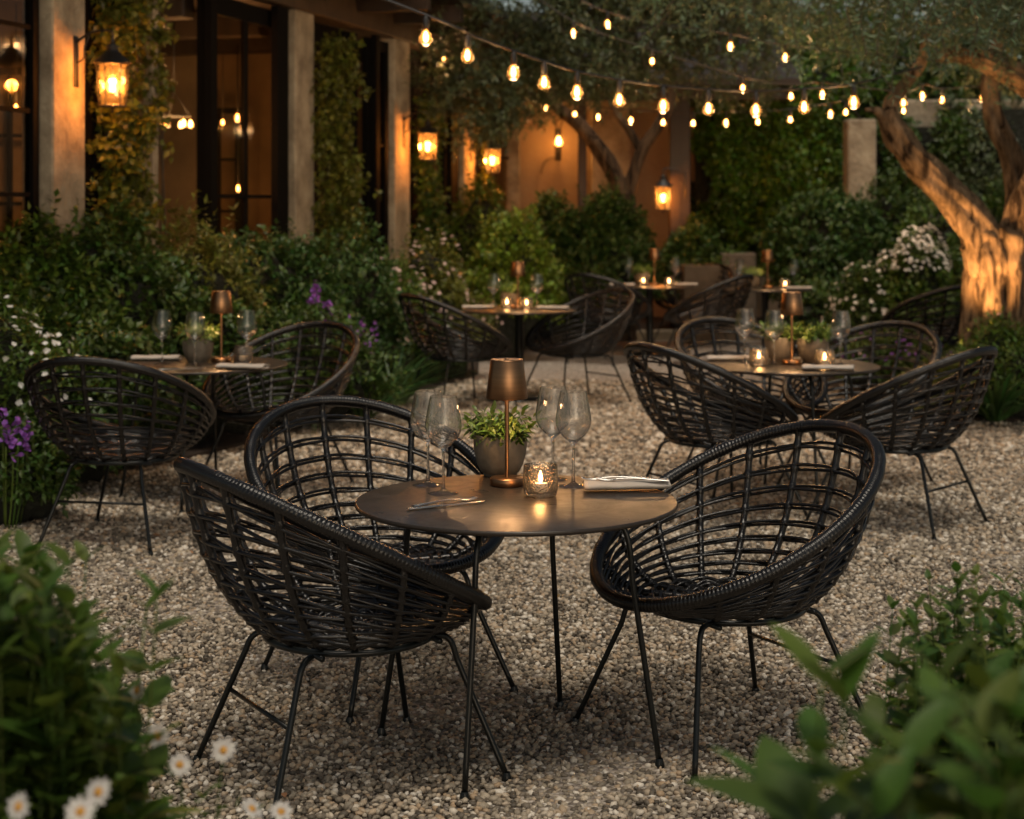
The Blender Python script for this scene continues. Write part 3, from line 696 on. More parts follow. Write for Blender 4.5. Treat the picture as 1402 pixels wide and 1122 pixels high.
def cutlery(fn, name, label, x, y, z, a, tilt=0):
    m = MB(); fn(m, Matrix.Identity(4)); o = m.build(name, M_CUTLERY); o.location=(x,y,z); o.rotation_euler=(0,tilt,a); tag(o,label,'cutlery','loose cutlery'); return o
cutlery(fork_mesh,'fork','steel fork lying on top of the front table napkin, tines to the left',p.x-.025,p.y+.012,TH+.029,R(187))
cutlery(fork_mesh,'fork','second steel fork crossing the front table napkin beneath the first',p.x+.02,p.y-.014,TH+.029,R(176))
q = on(612,694,TH)
cutlery(knife_mesh,'knife','table knife lying at the front left edge of the front table',q.x,q.y,TH+.001,R(30))
cutlery(fork_mesh,'fork','table fork lying beside the knife on the bare front table',q.x-.01,q.y+.05,TH+.001,R(34))
cutlery(knife_mesh,'knife','small knife on the front of the left table',tp('left',250,-.3).x,8.25,TH+.001,R(25))

# ------------------------------------------------------------------ the restaurant building along the left
AX = np.array([.258,.966]); AX/= np.linalg.norm(AX); NX = np.array([AX[1],-AX[0]])   # along the front, outward
O0 = np.array([-2.7,10.5])
def fw(Y, out=0, z=0):                                # point of the front at distance Y, `out` metres towards the court
    s = (Y-O0[1])/AX[1]; p_ = O0+AX*s+NX*out; return (p_[0], p_[1], z)
def fbox(m, Ya, Yb, o0, o1, z0, z1, bev=.0):
    a = fw(Ya); s = (Yb-Ya)/AX[1]
    Mx = Matrix(((AX[0],NX[0],0,a[0]),(AX[1],NX[1],0,a[1]),(0,0,1,0),(0,0,0,1)))
    # local x = along, y = outward (handedness fixed by flipping)
    lo=(0,o0,z0); hi=(s,o1,z1); return m.box(lo,hi,bev,Mx)
bld = empty('garden_restaurant','long low restaurant with limestone pillars and warmly lit glazed rooms, left and behind the tables','building',(0,0,0))
def pillar(Ya,Yb,o0=-.2,o1=0,z1=3.15,mt=M_STONE):
    m = MB(); fbox(m,Ya,Yb,o0,o1,0,z1,.012); fbox(m,Ya-.03,Yb+.03,o0-.03,o1+.03,0,.12,.01); return m.build('pillar',mt,bld,False)
pillar(10.12,10.5,-.22,0); pillar(7.6,7.95,-.2,0); pillar(13.85,14.25,-.14,0); pillar(16.3,16.75,-.17,0); pillar(18.6,19.05,-.16,0)
m = MB(); fbox(m,11.32,11.40,-.04,.03,0,3.15); m.build('post',M_STONE,bld,False)
m = MB(); fbox(m,6,21,-.25,.02,3.15,3.42,.01); m.build('header_beam',M_BEAM,bld,False)
m = MB(); fbox(m,6,21,-3.8,.75,3.46,3.56); m.build('roof_deck',M_TIMBER,bld,False)
for k in range(14):
    Y = 7.2+k*1.0; m = MB(); fbox(m,Y,Y+.12,.025,.7,3.28,3.455,.005); m.build('rafter',M_TIMBER,bld,False)
for k in range(9):
    Y = 8.3+k*1.35; m = MB(); fbox(m,Y,Y+.18,-3.7,-.26,2.92,3.14,.01); m.build('ceiling_beam',M_TIMBER,bld,False)
m = MB(); fbox(m,6,21,-3.75,-.27,3.16,3.2); m.build('ceiling',M_CEIL,bld,False)
m = MB(); fbox(m,6,21,-3.95,-3.8,0,3.42); m.build('rear_wall',M_INT,bld,False)
for Ya in (5.9,15.3,20.9):
    m = MB(); fbox(m,Ya,Ya+.12,-3.75,-.28,0,3.15); m.build('partition_wall',M_INT,bld,False)
m = MB(); fbox(m,6.1,20.8,-3.75,-.05,-.01,.06); m.build('room_floor',M_BEAM,bld,False)
def glazed(Ya,Yb,o,z0,z1,nx,nz,fr=.035,name='window',pane=True,kick=0):
    """framed glazing lying in the front"""
    m = MB(); a = Ya; b = Yb; w_ = (b-a)
    fbox(m,a,a+fr*1.8,o-.03,o+.03,z0,z1); fbox(m,b-fr*1.8,b,o-.03,o+.03,z0,z1)
    fbox(m,a+fr*1.8,b-fr*1.8,o-.03,o+.03,z1-fr*2,z1); fbox(m,a+fr*1.8,b-fr*1.8,o-.03,o+.03,z0,z0+fr*2+kick)
    for i in range(1,nx): Y=a+w_*i/nx; fbox(m,Y-fr*.4,Y+fr*.4,o-.018,o+.018,z0+fr*2+kick,z1-fr*2)
    zz = np.linspace(z0+kick,z1,nz+1)[1:-1]
    for z in zz: fbox(m,a+fr*1.8,b-fr*1.8,o-.0155,o+.0155,z-.014,z+.014)
    fo = m.build(name+'_frame',M_FRAME,bld,False)
    if pane:
        m = MB(); fbox(m,a+fr,b-fr,o-.003,o+.003,z0+fr,z1-fr); m.build('pane',M_WINDOW,fo,False)
    return fo
glazed(8.0,10.08,-.1,.06,3.1,3,6); glazed(12.3,13.82,-.1,.06,3.1,2,2,.07,'door')
glazed(15.68,16.26,-.08,.06,3.1,2,3,.05,'door'); glazed(17.98,18.55,-.08,.06,3.1,2,3,.05,'door'); glazed(19.1,20.8,-.08,.06,3.1,2,3,.05,'door')
# tall dark posts of the folding doors
for Y,w_ in ((12.25,.10),(13.45,.22),(15.75,.10),(18.1,.16)):
    m = MB(); fbox(m,Y,Y+w_,-.045,.012,.0,3.13); m.build('door_post',M_FRAME,bld,False)
for Ya,Yb in ((10.56,11.28),(14.32,15.66),(16.86,17.95)):  # dark panels added behind the climbers to deepen the shade there
    m = MB(); fbox(m,Ya,Yb,-.19,-.15,.06,3.13)
    k_ = 3
    for i in range(k_):
        a_ = Ya+(Yb-Ya)*i/k_; fbox(m,a_+.03,a_+(Yb-Ya)/k_-.03,-.148,-.135,.25,1.35); fbox(m,a_+.03,a_+(Yb-Ya)/k_-.03,-.148,-.135,1.5,3.0)
    m.build('shade_panel',M_FRAME,bld,False)
# an inner pair of glazed doors on the partition
def flat_frame(x0,x1,y,z0,z1,nx,nz,t=.05,name='inner_door'):
    m = MB(); m.box((x0,y-.03,z0),(x0+t,y+.03,z1)).box((x1-t,y-.03,z0),(x1,y+.03,z1)).box((x0+t,y-.03,z1-t),(x1-t,y+.03,z1)).box((x0+t,y-.03,z0),(x1-t,y+.03,z0+t*2))
    for i in range(1,nx): x=x0+(x1-x0)*i/nx; m.box((x-.015,y-.02,z0+t*2),(x+.015,y+.02,z1-t))
    for i in range(1,nz): z=z0+(z1-z0)*i/nz; m.box((x0+t,y-.017,z-.013),(x1-t,y+.017,z+.013))
    return m.build(name,M_FRAME,bld,False)
A=at(270,148,14.9);B=at(330,148,14.9); flat_frame(A.x,B.x,14.9,.06,A.z,2,5)
A=at(-25,100,11.9);B=at(52,100,11.9); flat_frame(A.x,B.x,11.9,.06,2.5,2,5)
m = MB(); m.box((at(-60,0,12.1).x,12.1,0.06),(at(64,0,12.1).x,12.2,3.14)); m.build('partition_wall',M_INT,bld,False)
# back range of the court
m = MB(); m.box((-1.0,21.0,0),(3.15,21.25,3.3)); m.build('court_wall',M_PLASTER,bld,False)
m = MB(); m.box((3.2,21.3,0),(9.5,21.6,2.3)); m.build('court_wall',M_PLASTER,bld,False)
m = MB(); m.add([(-1.5,18.9,2.95),(3.3,18.9,2.95),(3.3,22.3,4.1),(-1.5,22.3,4.1),(-1.5,18.9,2.87),(3.3,18.9,2.87),(3.3,22.3,4.02),(-1.5,22.3,4.02)],[(0,1,2,3),(7,6,5,4),(0,4,5,1),(1,5,6,2),(2,6,7,3),(3,7,4,0)]); m.build('lean_to_roof',M_TIMBER,bld,False)
for px in (662,797,930):
    X=at(px,0,19.3).x; w_=.05 if px==797 else .12; m = MB(); m.box((X-w_,19.2,0),(X+w_,19.4,2.95),.01); m.build('veranda_post',M_TIMBER,bld,False)
m = MB(); m.box((-1.2,19.15,2.72),(3.2,19.45,2.868),.01); m.build('veranda_beam',M_TIMBER,bld,False)
for a_,b_ in ((810,862),(690,712)):
    m = MB(); m.box((at(a_,0,20.7).x,20.7,0),(at(b_,0,20.7).x,20.995,2.9),.01); m.build('pillar',M_STONE,bld,False)
m = MB(); m.box((at(1161,0,19.2).x,19.2,0),(at(1200,0,19.2).x,19.5,2.5),.015); tag(m.build('stone_pillar',M_STONE,None,False),'free-standing pale stone pillar behind the right dome shrub','pillar')
m = MB(); m.box((4.75,20.4,0),(12,20.75,2.8),.02); tag(m.build('garden_wall',M_STONE,None,False),'pale rough stone garden wall behind the olive tree, half hidden by climbers','wall')
# masonry and dark range far behind that closes the view
m = MB(); m.box((-8,26,0),(14,26.4,3.3)); tag(m.build('boundary_wall',mat('dark_render',(.06,.05,.04),.9,var=.4,var_scale=1.5,bump=.4,bump_scale=8),None,False),'dark boundary wall closing the garden behind everything','wall')

# interior lamps
def bulb_mesh(m, c, s=1.0): m.lathe(np.array([(0,-.052),(.014,-.050),(.027,-.042),(.034,-.028),(.0345,-.016),(.030,0),(.021,.018),(.0145,.032),(.0135,.045)])*s, 20, c)
def fil_mesh(m, c, s=1.0): m.lathe(np.array([(0,-.032),(.007,-.028),(.011,-.018),(.0105,-.004),(.007,.010),(.0035,.018),(0,.020)])*s, 12, c)
ch = empty('chandelier','ring chandelier of small clear bulbs inside the glazed room','chandelier',at(238,165,13.0))
m = MB(); ph=np.arange(40)*2*np.pi/40; m.tube(np.stack([.13*np.cos(ph),.13*np.sin(ph),np.zeros(40)+.03],-1),.006,6,closed=True)
for k in range(3): a=k*2.09; m.tube([(.13*math.cos(a),.13*math.sin(a),.03),(0,0,.22)],.003,5)
m.tube([(0,0,.22),(0,0,.84)],.006,6); m.build('ring',M_IRON,ch)
for k in range(6):
    a=k*math.pi/3+.3; m = MB(); bulb_mesh(m,(.13*math.cos(a),.13*math.sin(a),-.02),.8); b_=m.build('bulb',M_BULB,ch); m = MB(); fil_mesh(m,(.13*math.cos(a),.13*math.sin(a),-.02),1.0); m.build('filament',M_FIL,b_)
point_light('chandelier_light',(0,0,-.15),15,(1,.50,.18),.12,ch)
def pendant(label, px, py, Y, s, power, ztop=2.9):
    P_=at(px,py,Y); r=empty('pendant_lamp',label,'lamp',P_,0,'bulbs hanging inside the rooms'); m=MB(); m.tube([(0,0,.05*s),(0,0,ztop-P_.z)],.004,5); m.build('cord',M_IRON,r)
    m=MB(); bulb_mesh(m,(0,0,0),s); b_=m.build('bulb',M_BULB,r); m=MB(); fil_mesh(m,(0,0,0),s*1.15); m.build('filament',M_FIL2,b_)
    if power: point_light('bulb_light',(0,0,-.08*s),power,(1,.50,.18),.05,r)
    return r
pendant('bright bulb glowing behind the climber left of the thin post',204,120,12.6,1.5,8)
pendant('small bulb inside the room, leftmost of the four',286,152,14.2,.8,0)
pendant('small low bulb inside the room, second of the four',305,167,14.4,.7,0)
pendant('small bulb beside the door post inside the room, third of the four',325,160,14.2,.9,5)
pendant('small bulb inside the room, rightmost of the four',333,155,14.6,.9,0)
pendant('small lamp seen through the leftmost window',22,146,11.4,.6,7)
pendant('tiny low bulb behind the inner glazed doors',326,257,14.5,.8,3,2.9)
point_light('room_light',(-2.4,16.9,2.3),8,(1,.50,.18),.15); point_light('room_light',(-1.3,19.2,2.3),6,(1,.50,.18),.15)
point_light('room_light',(-3.6,13.3,1.3),5,(1,.48,.16),.15); point_light('room_light',(-4.3,10.6,1.6),10,(1,.48,.16),.15)

# ------------------------------------------------------------------ wall lanterns
def make_lantern(amber=False):
    root = empty('wall_lantern','x','lantern')
    n=6; a=np.arange(n)*2*np.pi/n+math.pi/6
    m=MB(); rb,rt,z0,z1=.082,.098,0,.26
    for k in range(n):
        p0=(rb*math.cos(a[k]),rb*math.sin(a[k]),z0); p1=(rt*math.cos(a[k]),rt*math.sin(a[k]),z1); m.tube([p0,p1],.0045,6)
    for r_,z in ((rb,z0),(rt,z1)):
        P=[(r_*math.cos(t),r_*math.sin(t),z) for t in a]; m.tube(P,.0065,6,closed=True)
    m.lathe([(0,-.012),(rb*.95,-.010),(rb*.95,0),(0,.002)],6); m.lathe([(.0,-.05),(.010,-.04),(.004,-.025),(.014,-.012)],10)
    m.build('lantern_frame',M_IRON,root,False)
    m=MB(); m.lathe([(.118,z1+.004),(.112,z1+.014),(.06,z1+.06),(.035,z1+.085),(.034,z1+.10),(.046,z1+.104),(.018,z1+.125),(.010,z1+.14),(.014,z1+.15),(0,z1+.158)],24); m.build('lantern_roof',M_IRON,root)
    m=MB(); m.lathe([(rb*.97,z0+.004),(rt*.97,z1-.004)],6); m.build('lantern_glass',M_PANE,root,False)
    m=MB(); bulb_mesh(m,(0,0,.14),1.15); b_=m.build('bulb',M_BULB,root); m=MB(); fil_mesh(m,(0,0,.14),1.5); m.build('filament',M_FIL2,b_)
    m=MB(); m.lathe([(.016,.19),(.016,.262)],10); m.build('bulb_socket',M_IRON,root)
    # bracket to the wall, on local -x
    m=MB(); m.box((-.262,-.03,.12),(-.247,.03,.44),.004); m.tube(smoothpath([(-.25,0,.40),(-.16,0,.455),(-.05,0,.47),(0,0,.455),(0,0,.41)],6),.008,8); m.tube(smoothpath([(-.25,0,.27),(-.20,0,.30),(-.19,0,.37),(-.16,0,.44)],6),.006,8); m.build('bracket',M_IRON,root)
    point_light('lantern_light',(0,0,.14),18,(1,.50,.18),.035,root)
    return root
def lpos(px,py,Y): return at(px,py,Y)
ang=math.atan2(NX[1],NX[0])
LG='iron and glass lanterns'
lans = clones(make_lantern(),[((*fw(10.38,.255)[:2],at(147,146,10.38).z),ang,'largest iron lantern, on the leftmost lit limestone pillar',LG),
 ((*fw(16.55,.255)[:2],at(582,219,16.55).z),ang,'iron lantern on the third limestone pillar beside a climber',LG),
 ((*fw(18.85,.255)[:2],at(677,236,18.85).z),ang,'iron lantern left of the far veranda, over the yellow-green shrub',LG),
 ((at(908,287,19.0).x,19.0,at(908,287,19.0).z),math.pi,'small amber lantern on the dark veranda post above the hedge',LG)])
# scrolled wall light on the back wall
P_=at(765,192,20.72); sc_=empty('wall_light','bare bulb wall light on a curled iron bracket on the warm plaster wall','wall light',P_)
m=MB(); m.box((-.04,.265,-.25),(.04,.279,.15),.003); m.tube(smoothpath([(0,.27,-.2),(0,.16,-.24),(0,.03,-.2),(0,0,-.12),(0,0,-.06)],6),.009,8); m.tube(smoothpath([(0,.27,.1),(-.03,.15,.24),(.05,.05,.26),(.02,0,.16),(0,0,.10)],6),.008,8)
m.tube(smoothpath([(-.22,.2,-.42),(-.18,.2,-.28),(-.10,.22,-.22),(0,.24,-.2)],6),.007,8); m.build('bracket',M_IRON,sc_)
m=MB(); bulb_mesh(m,(0,0,0),1.6); b_=m.build('bulb',M_BULB,sc_); m=MB(); fil_mesh(m,(0,0,0),2.0); m.build('filament',M_FIL2,b_)
point_light('bulb_light',(0,-.02,-.02),7,(1,.50,.18),.05,sc_)

# ------------------------------------------------------------------ festoon lights
def string(label, bulbs, Yf, s, start, end, glow=0):
    """bulbs: photo spots; Yf(px) distance of the wire there"""
    root = empty('string_lights',label,'string lights',(0,0,0),0,'festoon lights strung over the court')
    C=[at(px,py,Yf(px)) for px,py in bulbs]
    W=[Vector(start)]+[c_+Vector((0,0,.105*s)) for c_ in C]+[Vector(end)]
    # relax wire heights so that it hangs smoothly
    P=smoothpath([tuple(q_) for q_ in W],6); m=MB(); m.tube(P,.0075*max(s,.8),6)
    m.build('wire',M_IRON,root)
    for i,c_ in enumerate(C):
        m=MB(); bulb_mesh(m,c_,s); b_=m.build('bulb',M_BULB,root)
        m=MB(); fil_mesh(m,c_,s*1.05); m.build('filament',M_FIL,b_)
        m=MB(); m.lathe(np.array([(.0145,.034),(.017,.04),(.017,.08),(.012,.092),(.006,.105)])*s,12,c_); m.build('socket',M_IRON,b_)
        if glow and i%glow==0: point_light('bulb_light',c_-Vector((0,0,.07*s)),4.5,(1,.56,.24),.04*s,root)
    return root
string('main festoon of large pear bulbs from the restaurant eave to the olive tree',
 [(583,49),(640,74),(703,97),(745,111),(790,124),(848,135),(908,143),(970,147),(1035,149),(1101,145),(1169,138)],
 lambda px: 9.2+(px-583)*.0035, 1.08, (*fw(9.6,.68)[:2],3.28), at(1262,92,11.9), 2)
string('distant festoon of small bulbs sagging across the court to the stone pillar',
 [(608,79),(656,95),(708,133),(747,146),(787,155),(819,160),(864,164),(908,167),(949,168),(994,167),(1038,166),(1082,163),(1137,155),(1158,153)],
 lambda px: 17.2, .95, (*fw(16.9,.68)[:2],3.28), (at(1180,0,19.3).x,19.3,2.5), 3)
string('faint festoon threaded through the tree crowns above the far tables',
 [(785,44),(893,83),(1017,120),(1083,131),(1126,128),(1237,140),(1263,130),(1290,136),(1345,133)],
 lambda px: 14.0, .85, at(700,-30,14.2), at(1440,118,13.6), 2)
string('short high festoon half lost in the olive crown',
 [(832,32),(1000,62),(1075,77)],
 lambda px: 13.4, .85, at(740,-40,13.6), at(1290,85,13.2), 1)
string('stray low pair of bulbs beside the olive limb',
 [(1238,130),(1208,131)] if False else [(1237,151),(1252,96)], lambda px: 15.0, .8, at(1180,60,15.0), at(1300,60,15.0))

# ------------------------------------------------------------------ olive trees
def gnarled(m, pts, rad, n=22, k=10, seed=0, amp=.16, flutes=5):
    P=smoothpath(pts,k); t=np.linspace(0,1,len(P)); R_=np.interp(t,np.linspace(0,1,len(rad)),rad); r=np.random.default_rng(seed); p=r.uniform(0,6.28,6)
    def fn(i,a): 
        return 1+amp*np.sin(flutes*a+p[0]+i*.05)*.5+amp*.5*np.sin(3*a+p[1]-i*.08)+amp*.35*np.sin(i*.55+p[2]+2*a)+amp*.3*np.sin(9*a+i*.35+p[3])+amp*.2*np.sin(14*a-i*.2+p[4])-amp*.75*(1-np.abs(np.sin(3.5*a+p[5]+.5*np.sin(i*.13+p[0]))))**4-amp*.35*(1-np.abs(np.sin(7*a+p[2]-.6*np.sin(i*.21+p[1]))))**4
    m.tube(P,R_,n*3,radfn=fn)
def olive_leaves(P,D,n_leaf,slen,ll,lw): return sprigs(P,D,n_leaf,slen,ll,lw,spread=.85,k=1,droop=.12,jit=.25)
def crown_points(blobs, n, seed):
    r=np.random.default_rng(seed); w_=np.array([b[3]*b[4]*b[5] for b in blobs]); w_/=w_.sum(); P=[];D=[]
    for b,wi in zip(blobs,w_):
        k=int(n*wi); d=rand_dirs(k,r); nl=NoiseLumps(14,.3,seed+int(b[0]*10)); rr=nl(d)*r.uniform(.25,1,k)**.45
        P.append(np.array(b[:3])+d*rr[:,None]*np.array(b[3:6])); D.append(norm(d+r.normal(size=d.shape)*.5+np.array([0,0,-.25])))
    return np.concatenate(P),np.concatenate(D)
def clumped(P,D,keep,scale,seed):                     # gaps: drop points where a smooth 3-D noise is low
    r=np.random.default_rng(seed); k=r.normal(size=(12,3))*scale; p=r.uniform(0,6.28,12); s=np.sin(P@k.T+p).sum(1); th=np.quantile(s,1-keep); m_=s>th; return P[m_],D[m_]
Y1=12.6
tree=empty('olive_tree','old gnarled olive tree lit orange from below at the right','tree',(at(1372,545,Y1).x,Y1,0),0,'olive trees'); tb=tree.location.copy()
def L1(px,py,dy=0): v=at(px,py,Y1+dy)-tb; return (v.x,v.y,v.z)
m=MB()
gnarled(m,[L1(1366,560),L1(1366,500),L1(1366,440),L1(1368,380),L1(1366,335),L1(1362,312)],[.37,.285,.235,.225,.225,.16],28,10,3,.20,6)
gnarled(m,[L1(1356,372),L1(1338,315),L1(1300,268),L1(1256,222),L1(1228,185),L1(1213,152)],[.17,.155,.125,.105,.095,.075],20,10,4,.16,5)
gnarled(m,[L1(1218,168,.02),L1(1222,140,.05),L1(1243,112,.1),L1(1262,85,.1),L1(1270,40,.0)],[.065,.058,.045,.04,.03],14,8,5,.14,4)
gnarled(m,[L1(1216,165),L1(1200,152,-.1),L1(1186,150,-.2)],[.045,.03,.012],10,6,6,.1,4)
gnarled(m,[L1(1382,372),L1(1398,318,-.05),L1(1420,262,-.05),L1(1444,205,0),L1(1442,150,0),L1(1414,116,0),L1(1372,92,.05),L1(1322,75,.1),L1(1282,78,.2)],[.17,.16,.15,.14,.13,.115,.095,.07,.04],20,10,7,.16,5)
gnarled(m,[L1(1394,330,.25),L1(1398,270,.4),L1(1384,210,.5),L1(1362,165,.5),L1(1356,110,.5),L1(1372,40,.5)],[.12,.105,.09,.08,.07,.05],16,10,8,.14,5)
gnarled(m,[L1(1444,190),L1(1480,120),L1(1500,20)],[.12,.08,.05],16,8,9,.12,4)
m.build('trunk',M_BARK,tree)
blobs=[(3.1,11.8,3.25,1.0,1.0,.75),(4.1,12.4,3.5,1.3,1.2,.85),(2.0,12.2,3.45,1.0,.9,.72),(3.6,10.6,3.35,.9,.9,.68),(4.3,14.0,3.5,1.2,1.0,.7),(2.6,13.4,3.5,1.0,.9,.6),(5.4,12.5,3.1,1.2,1.2,1.0),(1.25,12.6,3.62,.8,.8,.55)]
P,D=crown_points(blobs,8200,31); P,D=clumped(P,D,.74,2.4,5); P=P-np.array(tb)
V,Fc=olive_leaves(P,D,12,rng.uniform(.12,.26,len(P)),.074,.017); np_obj('foliage',V,Fc,L_OLIVE,tree)
m=MB()
for i in range(0,len(P),9): m.tube([P[i]-D[i]*.14,P[i]+D[i]*.2],[.005,.0015],4,caps=False)
m.build('twigs',M_TWIG,tree)['kind']='stuff'
# hanging sprays at its near side
tips=[]
for px,py0,py1,Y in ((1232,-30,128,9.6),(1214,-20,95,9.9),(1250,-30,70,9.4),(1190,-30,80,10.2),(1330,-30,60,9.2),(1300,-40,44,9.6),(1370,-40,66,9.3),(1165,-30,60,10.4),(1400,-40,50,9.5),(1276,-40,60,10.0),(1120,-40,40,10.2),(1345,-40,40,10.2),(1090,-30,95,10.8),(1140,-30,110,10.6),(1040,-30,70,11.2),(980,-30,60,11.6),(1285,-30,90,9.8),(1020,-30,50,10.9)):
    a_=at(px,py0,Y);b_=at(px+random.uniform(-12,12),py1,Y-.1); P0=np.linspace(a_,b_,13); P0[:,0]+=.03*np.sin(np.linspace(0,5,13)+px); tips.append(P0)
PP=np.concatenate(tips)-np.array(tb); DD=np.concatenate([np.gradient(t_,axis=0) for t_ in tips]); 
V,Fc=sprigs(PP,DD,4,np.full(len(PP),.03),.068,.015,spread=1.0,k=2,droop=.15,jit=.2); np_obj('hanging_sprays',V,Fc,L_OLIVE,tree)
m=MB(); [m.tube(t_-np.array(tb),.003,5) for t_ in tips]; m.build('spray_stems',M_TWIG,tree)['kind']='stuff'

Y2=18.5
tree2=empty('olive_tree','smaller dim olive tree with a forked trunk in front of the veranda wall','tree',(at(852,0,Y2).x,Y2,0),0,'olive trees'); tb2=tree2.location.copy()
def L2(px,py,dy=0): v=at(px,py,Y2+dy)-tb2; return (v.x,v.y,v.z)
m=MB()
gnarled(m,[L2(852,484),L2(850,380),L2(852,300),L2(852,262)],[.19,.15,.13,.12],18,8,11,.18,5)
gnarled(m,[L2(852,285),L2(842,240),L2(818,200),L2(790,168),L2(756,140),L2(735,90)],[.105,.095,.085,.07,.06,.04],14,8,12,.14,4)
gnarled(m,[L2(856,285),L2(868,240),L2(880,205),L2(902,172),L2(918,140),L2(922,80)],[.085,.075,.065,.06,.05,.04],14,8,13,.14,4)
gnarled(m,[L2(878,210),L2(862,180),L2(842,150),L2(838,100)],[.05,.045,.035,.03],10,8,14,.12,4)
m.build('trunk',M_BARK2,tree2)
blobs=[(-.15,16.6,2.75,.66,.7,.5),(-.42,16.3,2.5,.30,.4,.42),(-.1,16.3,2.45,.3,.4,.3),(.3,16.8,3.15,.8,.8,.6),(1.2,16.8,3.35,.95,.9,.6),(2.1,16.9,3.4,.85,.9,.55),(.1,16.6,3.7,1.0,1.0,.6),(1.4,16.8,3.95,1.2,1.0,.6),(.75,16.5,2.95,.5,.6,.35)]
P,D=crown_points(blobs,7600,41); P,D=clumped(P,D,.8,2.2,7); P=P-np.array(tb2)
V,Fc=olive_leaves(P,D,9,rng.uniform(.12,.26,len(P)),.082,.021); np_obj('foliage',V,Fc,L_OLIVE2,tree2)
m=MB()
for i in range(0,len(P),9): m.tube([P[i]-D[i]*.14,P[i]+D[i]*.2],[.006,.002],4,caps=False)
m.build('twigs',M_TWIG,tree2)['kind']='stuff'

# ground spotlights at the olive trunk
def make_spot():
    r=empty('garden_spotlight','x','spotlight'); m=MB(); m.tube([(0,0,0),(0,0,.12)],.008,8); m.build('spike',M_IRON,r)
    m=MB(); m.lathe([(.020,0),(.034,.02),(.036,.09),(.033,.09),(.030,.075),(0,.075)],20); h=m.build('lamp_head',M_IRON,r); h.location=(0,0,.12); 
    m=MB(); m.lathe([(0,.086),(.030,.086)],20); e_=m.build('lens',emitter('spot_lens',(1,.62,.25),16),h); return r,h
sp,hd=make_spot(); hd.rotation_euler=(R(-28),R(22),0)
spots=clones(sp,[(on(1313,510,0)+Vector((0,0,.03)),0,'upper left lit ground spotlight at the olive trunk','garden spotlights by the olive trunk'),((at(1306,0,12.0).x,12.0,.0),0,'second ground spotlight, slightly lower and left','garden spotlights by the olive trunk'),((at(1321,0,11.9).x,11.9,.0),0,'right ground spotlight closest to the olive trunk','garden spotlights by the olive trunk')])
spots[0].location=(at(1313,0,12.1).x,12.1,.22); spots[1].location.z=.12
def spotlight(loc,target,power,size,blend=.8,rad=.03):
    l=bpy.data.lights.new('spotlight_beam','SPOT'); l.energy=power; l.color=(1,.47,.15); l.spot_size=R(size); l.spot_blend=blend; l.shadow_soft_size=rad
    o=bpy.data.objects.new('spotlight_beam',l); COL.objects.link(o); o.location=loc; o.rotation_euler=(Vector(target)-Vector(loc)).to_track_quat('-Z','Y').to_euler(); return o
spotlight((at(1306,0,11.85).x,11.8,.5),at(1352,290,12.6),95,70); spotlight((at(1328,0,12.1).x,12.1,.5),at(1400,200,12.6),75,78)

# ------------------------------------------------------------------ shrubs and flowers of the beds
S=bush
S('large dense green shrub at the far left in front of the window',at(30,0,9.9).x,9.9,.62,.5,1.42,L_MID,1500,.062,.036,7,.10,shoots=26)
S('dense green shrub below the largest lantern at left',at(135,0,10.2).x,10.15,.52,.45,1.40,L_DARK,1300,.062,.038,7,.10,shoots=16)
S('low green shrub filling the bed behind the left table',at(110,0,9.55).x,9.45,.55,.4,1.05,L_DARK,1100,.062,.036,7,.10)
S('arching shrub with warm orange glints between the thin post and the glass doors',at(262,0,10.9).x,10.9,.40,.35,1.22,L_WARM,900,.065,.026,8,.11,shoots=20,flowers=[(P_AMBER,12,.03,.5,0)])  # warm light put into the leaf colour and the amber petals
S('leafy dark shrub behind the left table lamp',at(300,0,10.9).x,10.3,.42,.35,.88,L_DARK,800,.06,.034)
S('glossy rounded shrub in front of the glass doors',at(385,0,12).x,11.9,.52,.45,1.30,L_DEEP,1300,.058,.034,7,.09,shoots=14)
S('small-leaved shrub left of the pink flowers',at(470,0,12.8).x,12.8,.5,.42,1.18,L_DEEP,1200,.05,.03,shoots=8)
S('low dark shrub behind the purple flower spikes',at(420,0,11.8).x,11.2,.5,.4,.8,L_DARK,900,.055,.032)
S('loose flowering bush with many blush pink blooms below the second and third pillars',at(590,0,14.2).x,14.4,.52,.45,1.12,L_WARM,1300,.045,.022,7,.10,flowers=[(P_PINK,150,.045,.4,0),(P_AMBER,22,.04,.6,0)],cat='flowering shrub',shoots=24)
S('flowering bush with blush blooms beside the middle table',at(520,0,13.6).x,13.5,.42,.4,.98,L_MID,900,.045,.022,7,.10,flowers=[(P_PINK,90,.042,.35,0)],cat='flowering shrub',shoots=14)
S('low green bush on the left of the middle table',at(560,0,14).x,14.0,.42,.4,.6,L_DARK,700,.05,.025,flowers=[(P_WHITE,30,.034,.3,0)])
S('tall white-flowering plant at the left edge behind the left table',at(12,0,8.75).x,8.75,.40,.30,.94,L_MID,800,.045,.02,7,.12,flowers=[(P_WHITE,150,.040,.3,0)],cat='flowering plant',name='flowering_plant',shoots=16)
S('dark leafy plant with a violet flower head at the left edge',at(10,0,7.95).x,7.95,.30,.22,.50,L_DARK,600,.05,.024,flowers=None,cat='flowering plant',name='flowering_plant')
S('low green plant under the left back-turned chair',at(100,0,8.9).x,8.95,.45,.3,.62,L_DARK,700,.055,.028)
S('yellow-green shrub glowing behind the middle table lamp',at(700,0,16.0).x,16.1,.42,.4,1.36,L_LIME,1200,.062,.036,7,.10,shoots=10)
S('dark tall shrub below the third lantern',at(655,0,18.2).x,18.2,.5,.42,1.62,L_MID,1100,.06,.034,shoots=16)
S('big rounded blue-green hedge shrub in front of the forked olive',at(828,0,17.7).x,17.75,.64,.5,1.66,L_DEEP,1700,.065,.042,7,.10,lump=.10,shoots=6)
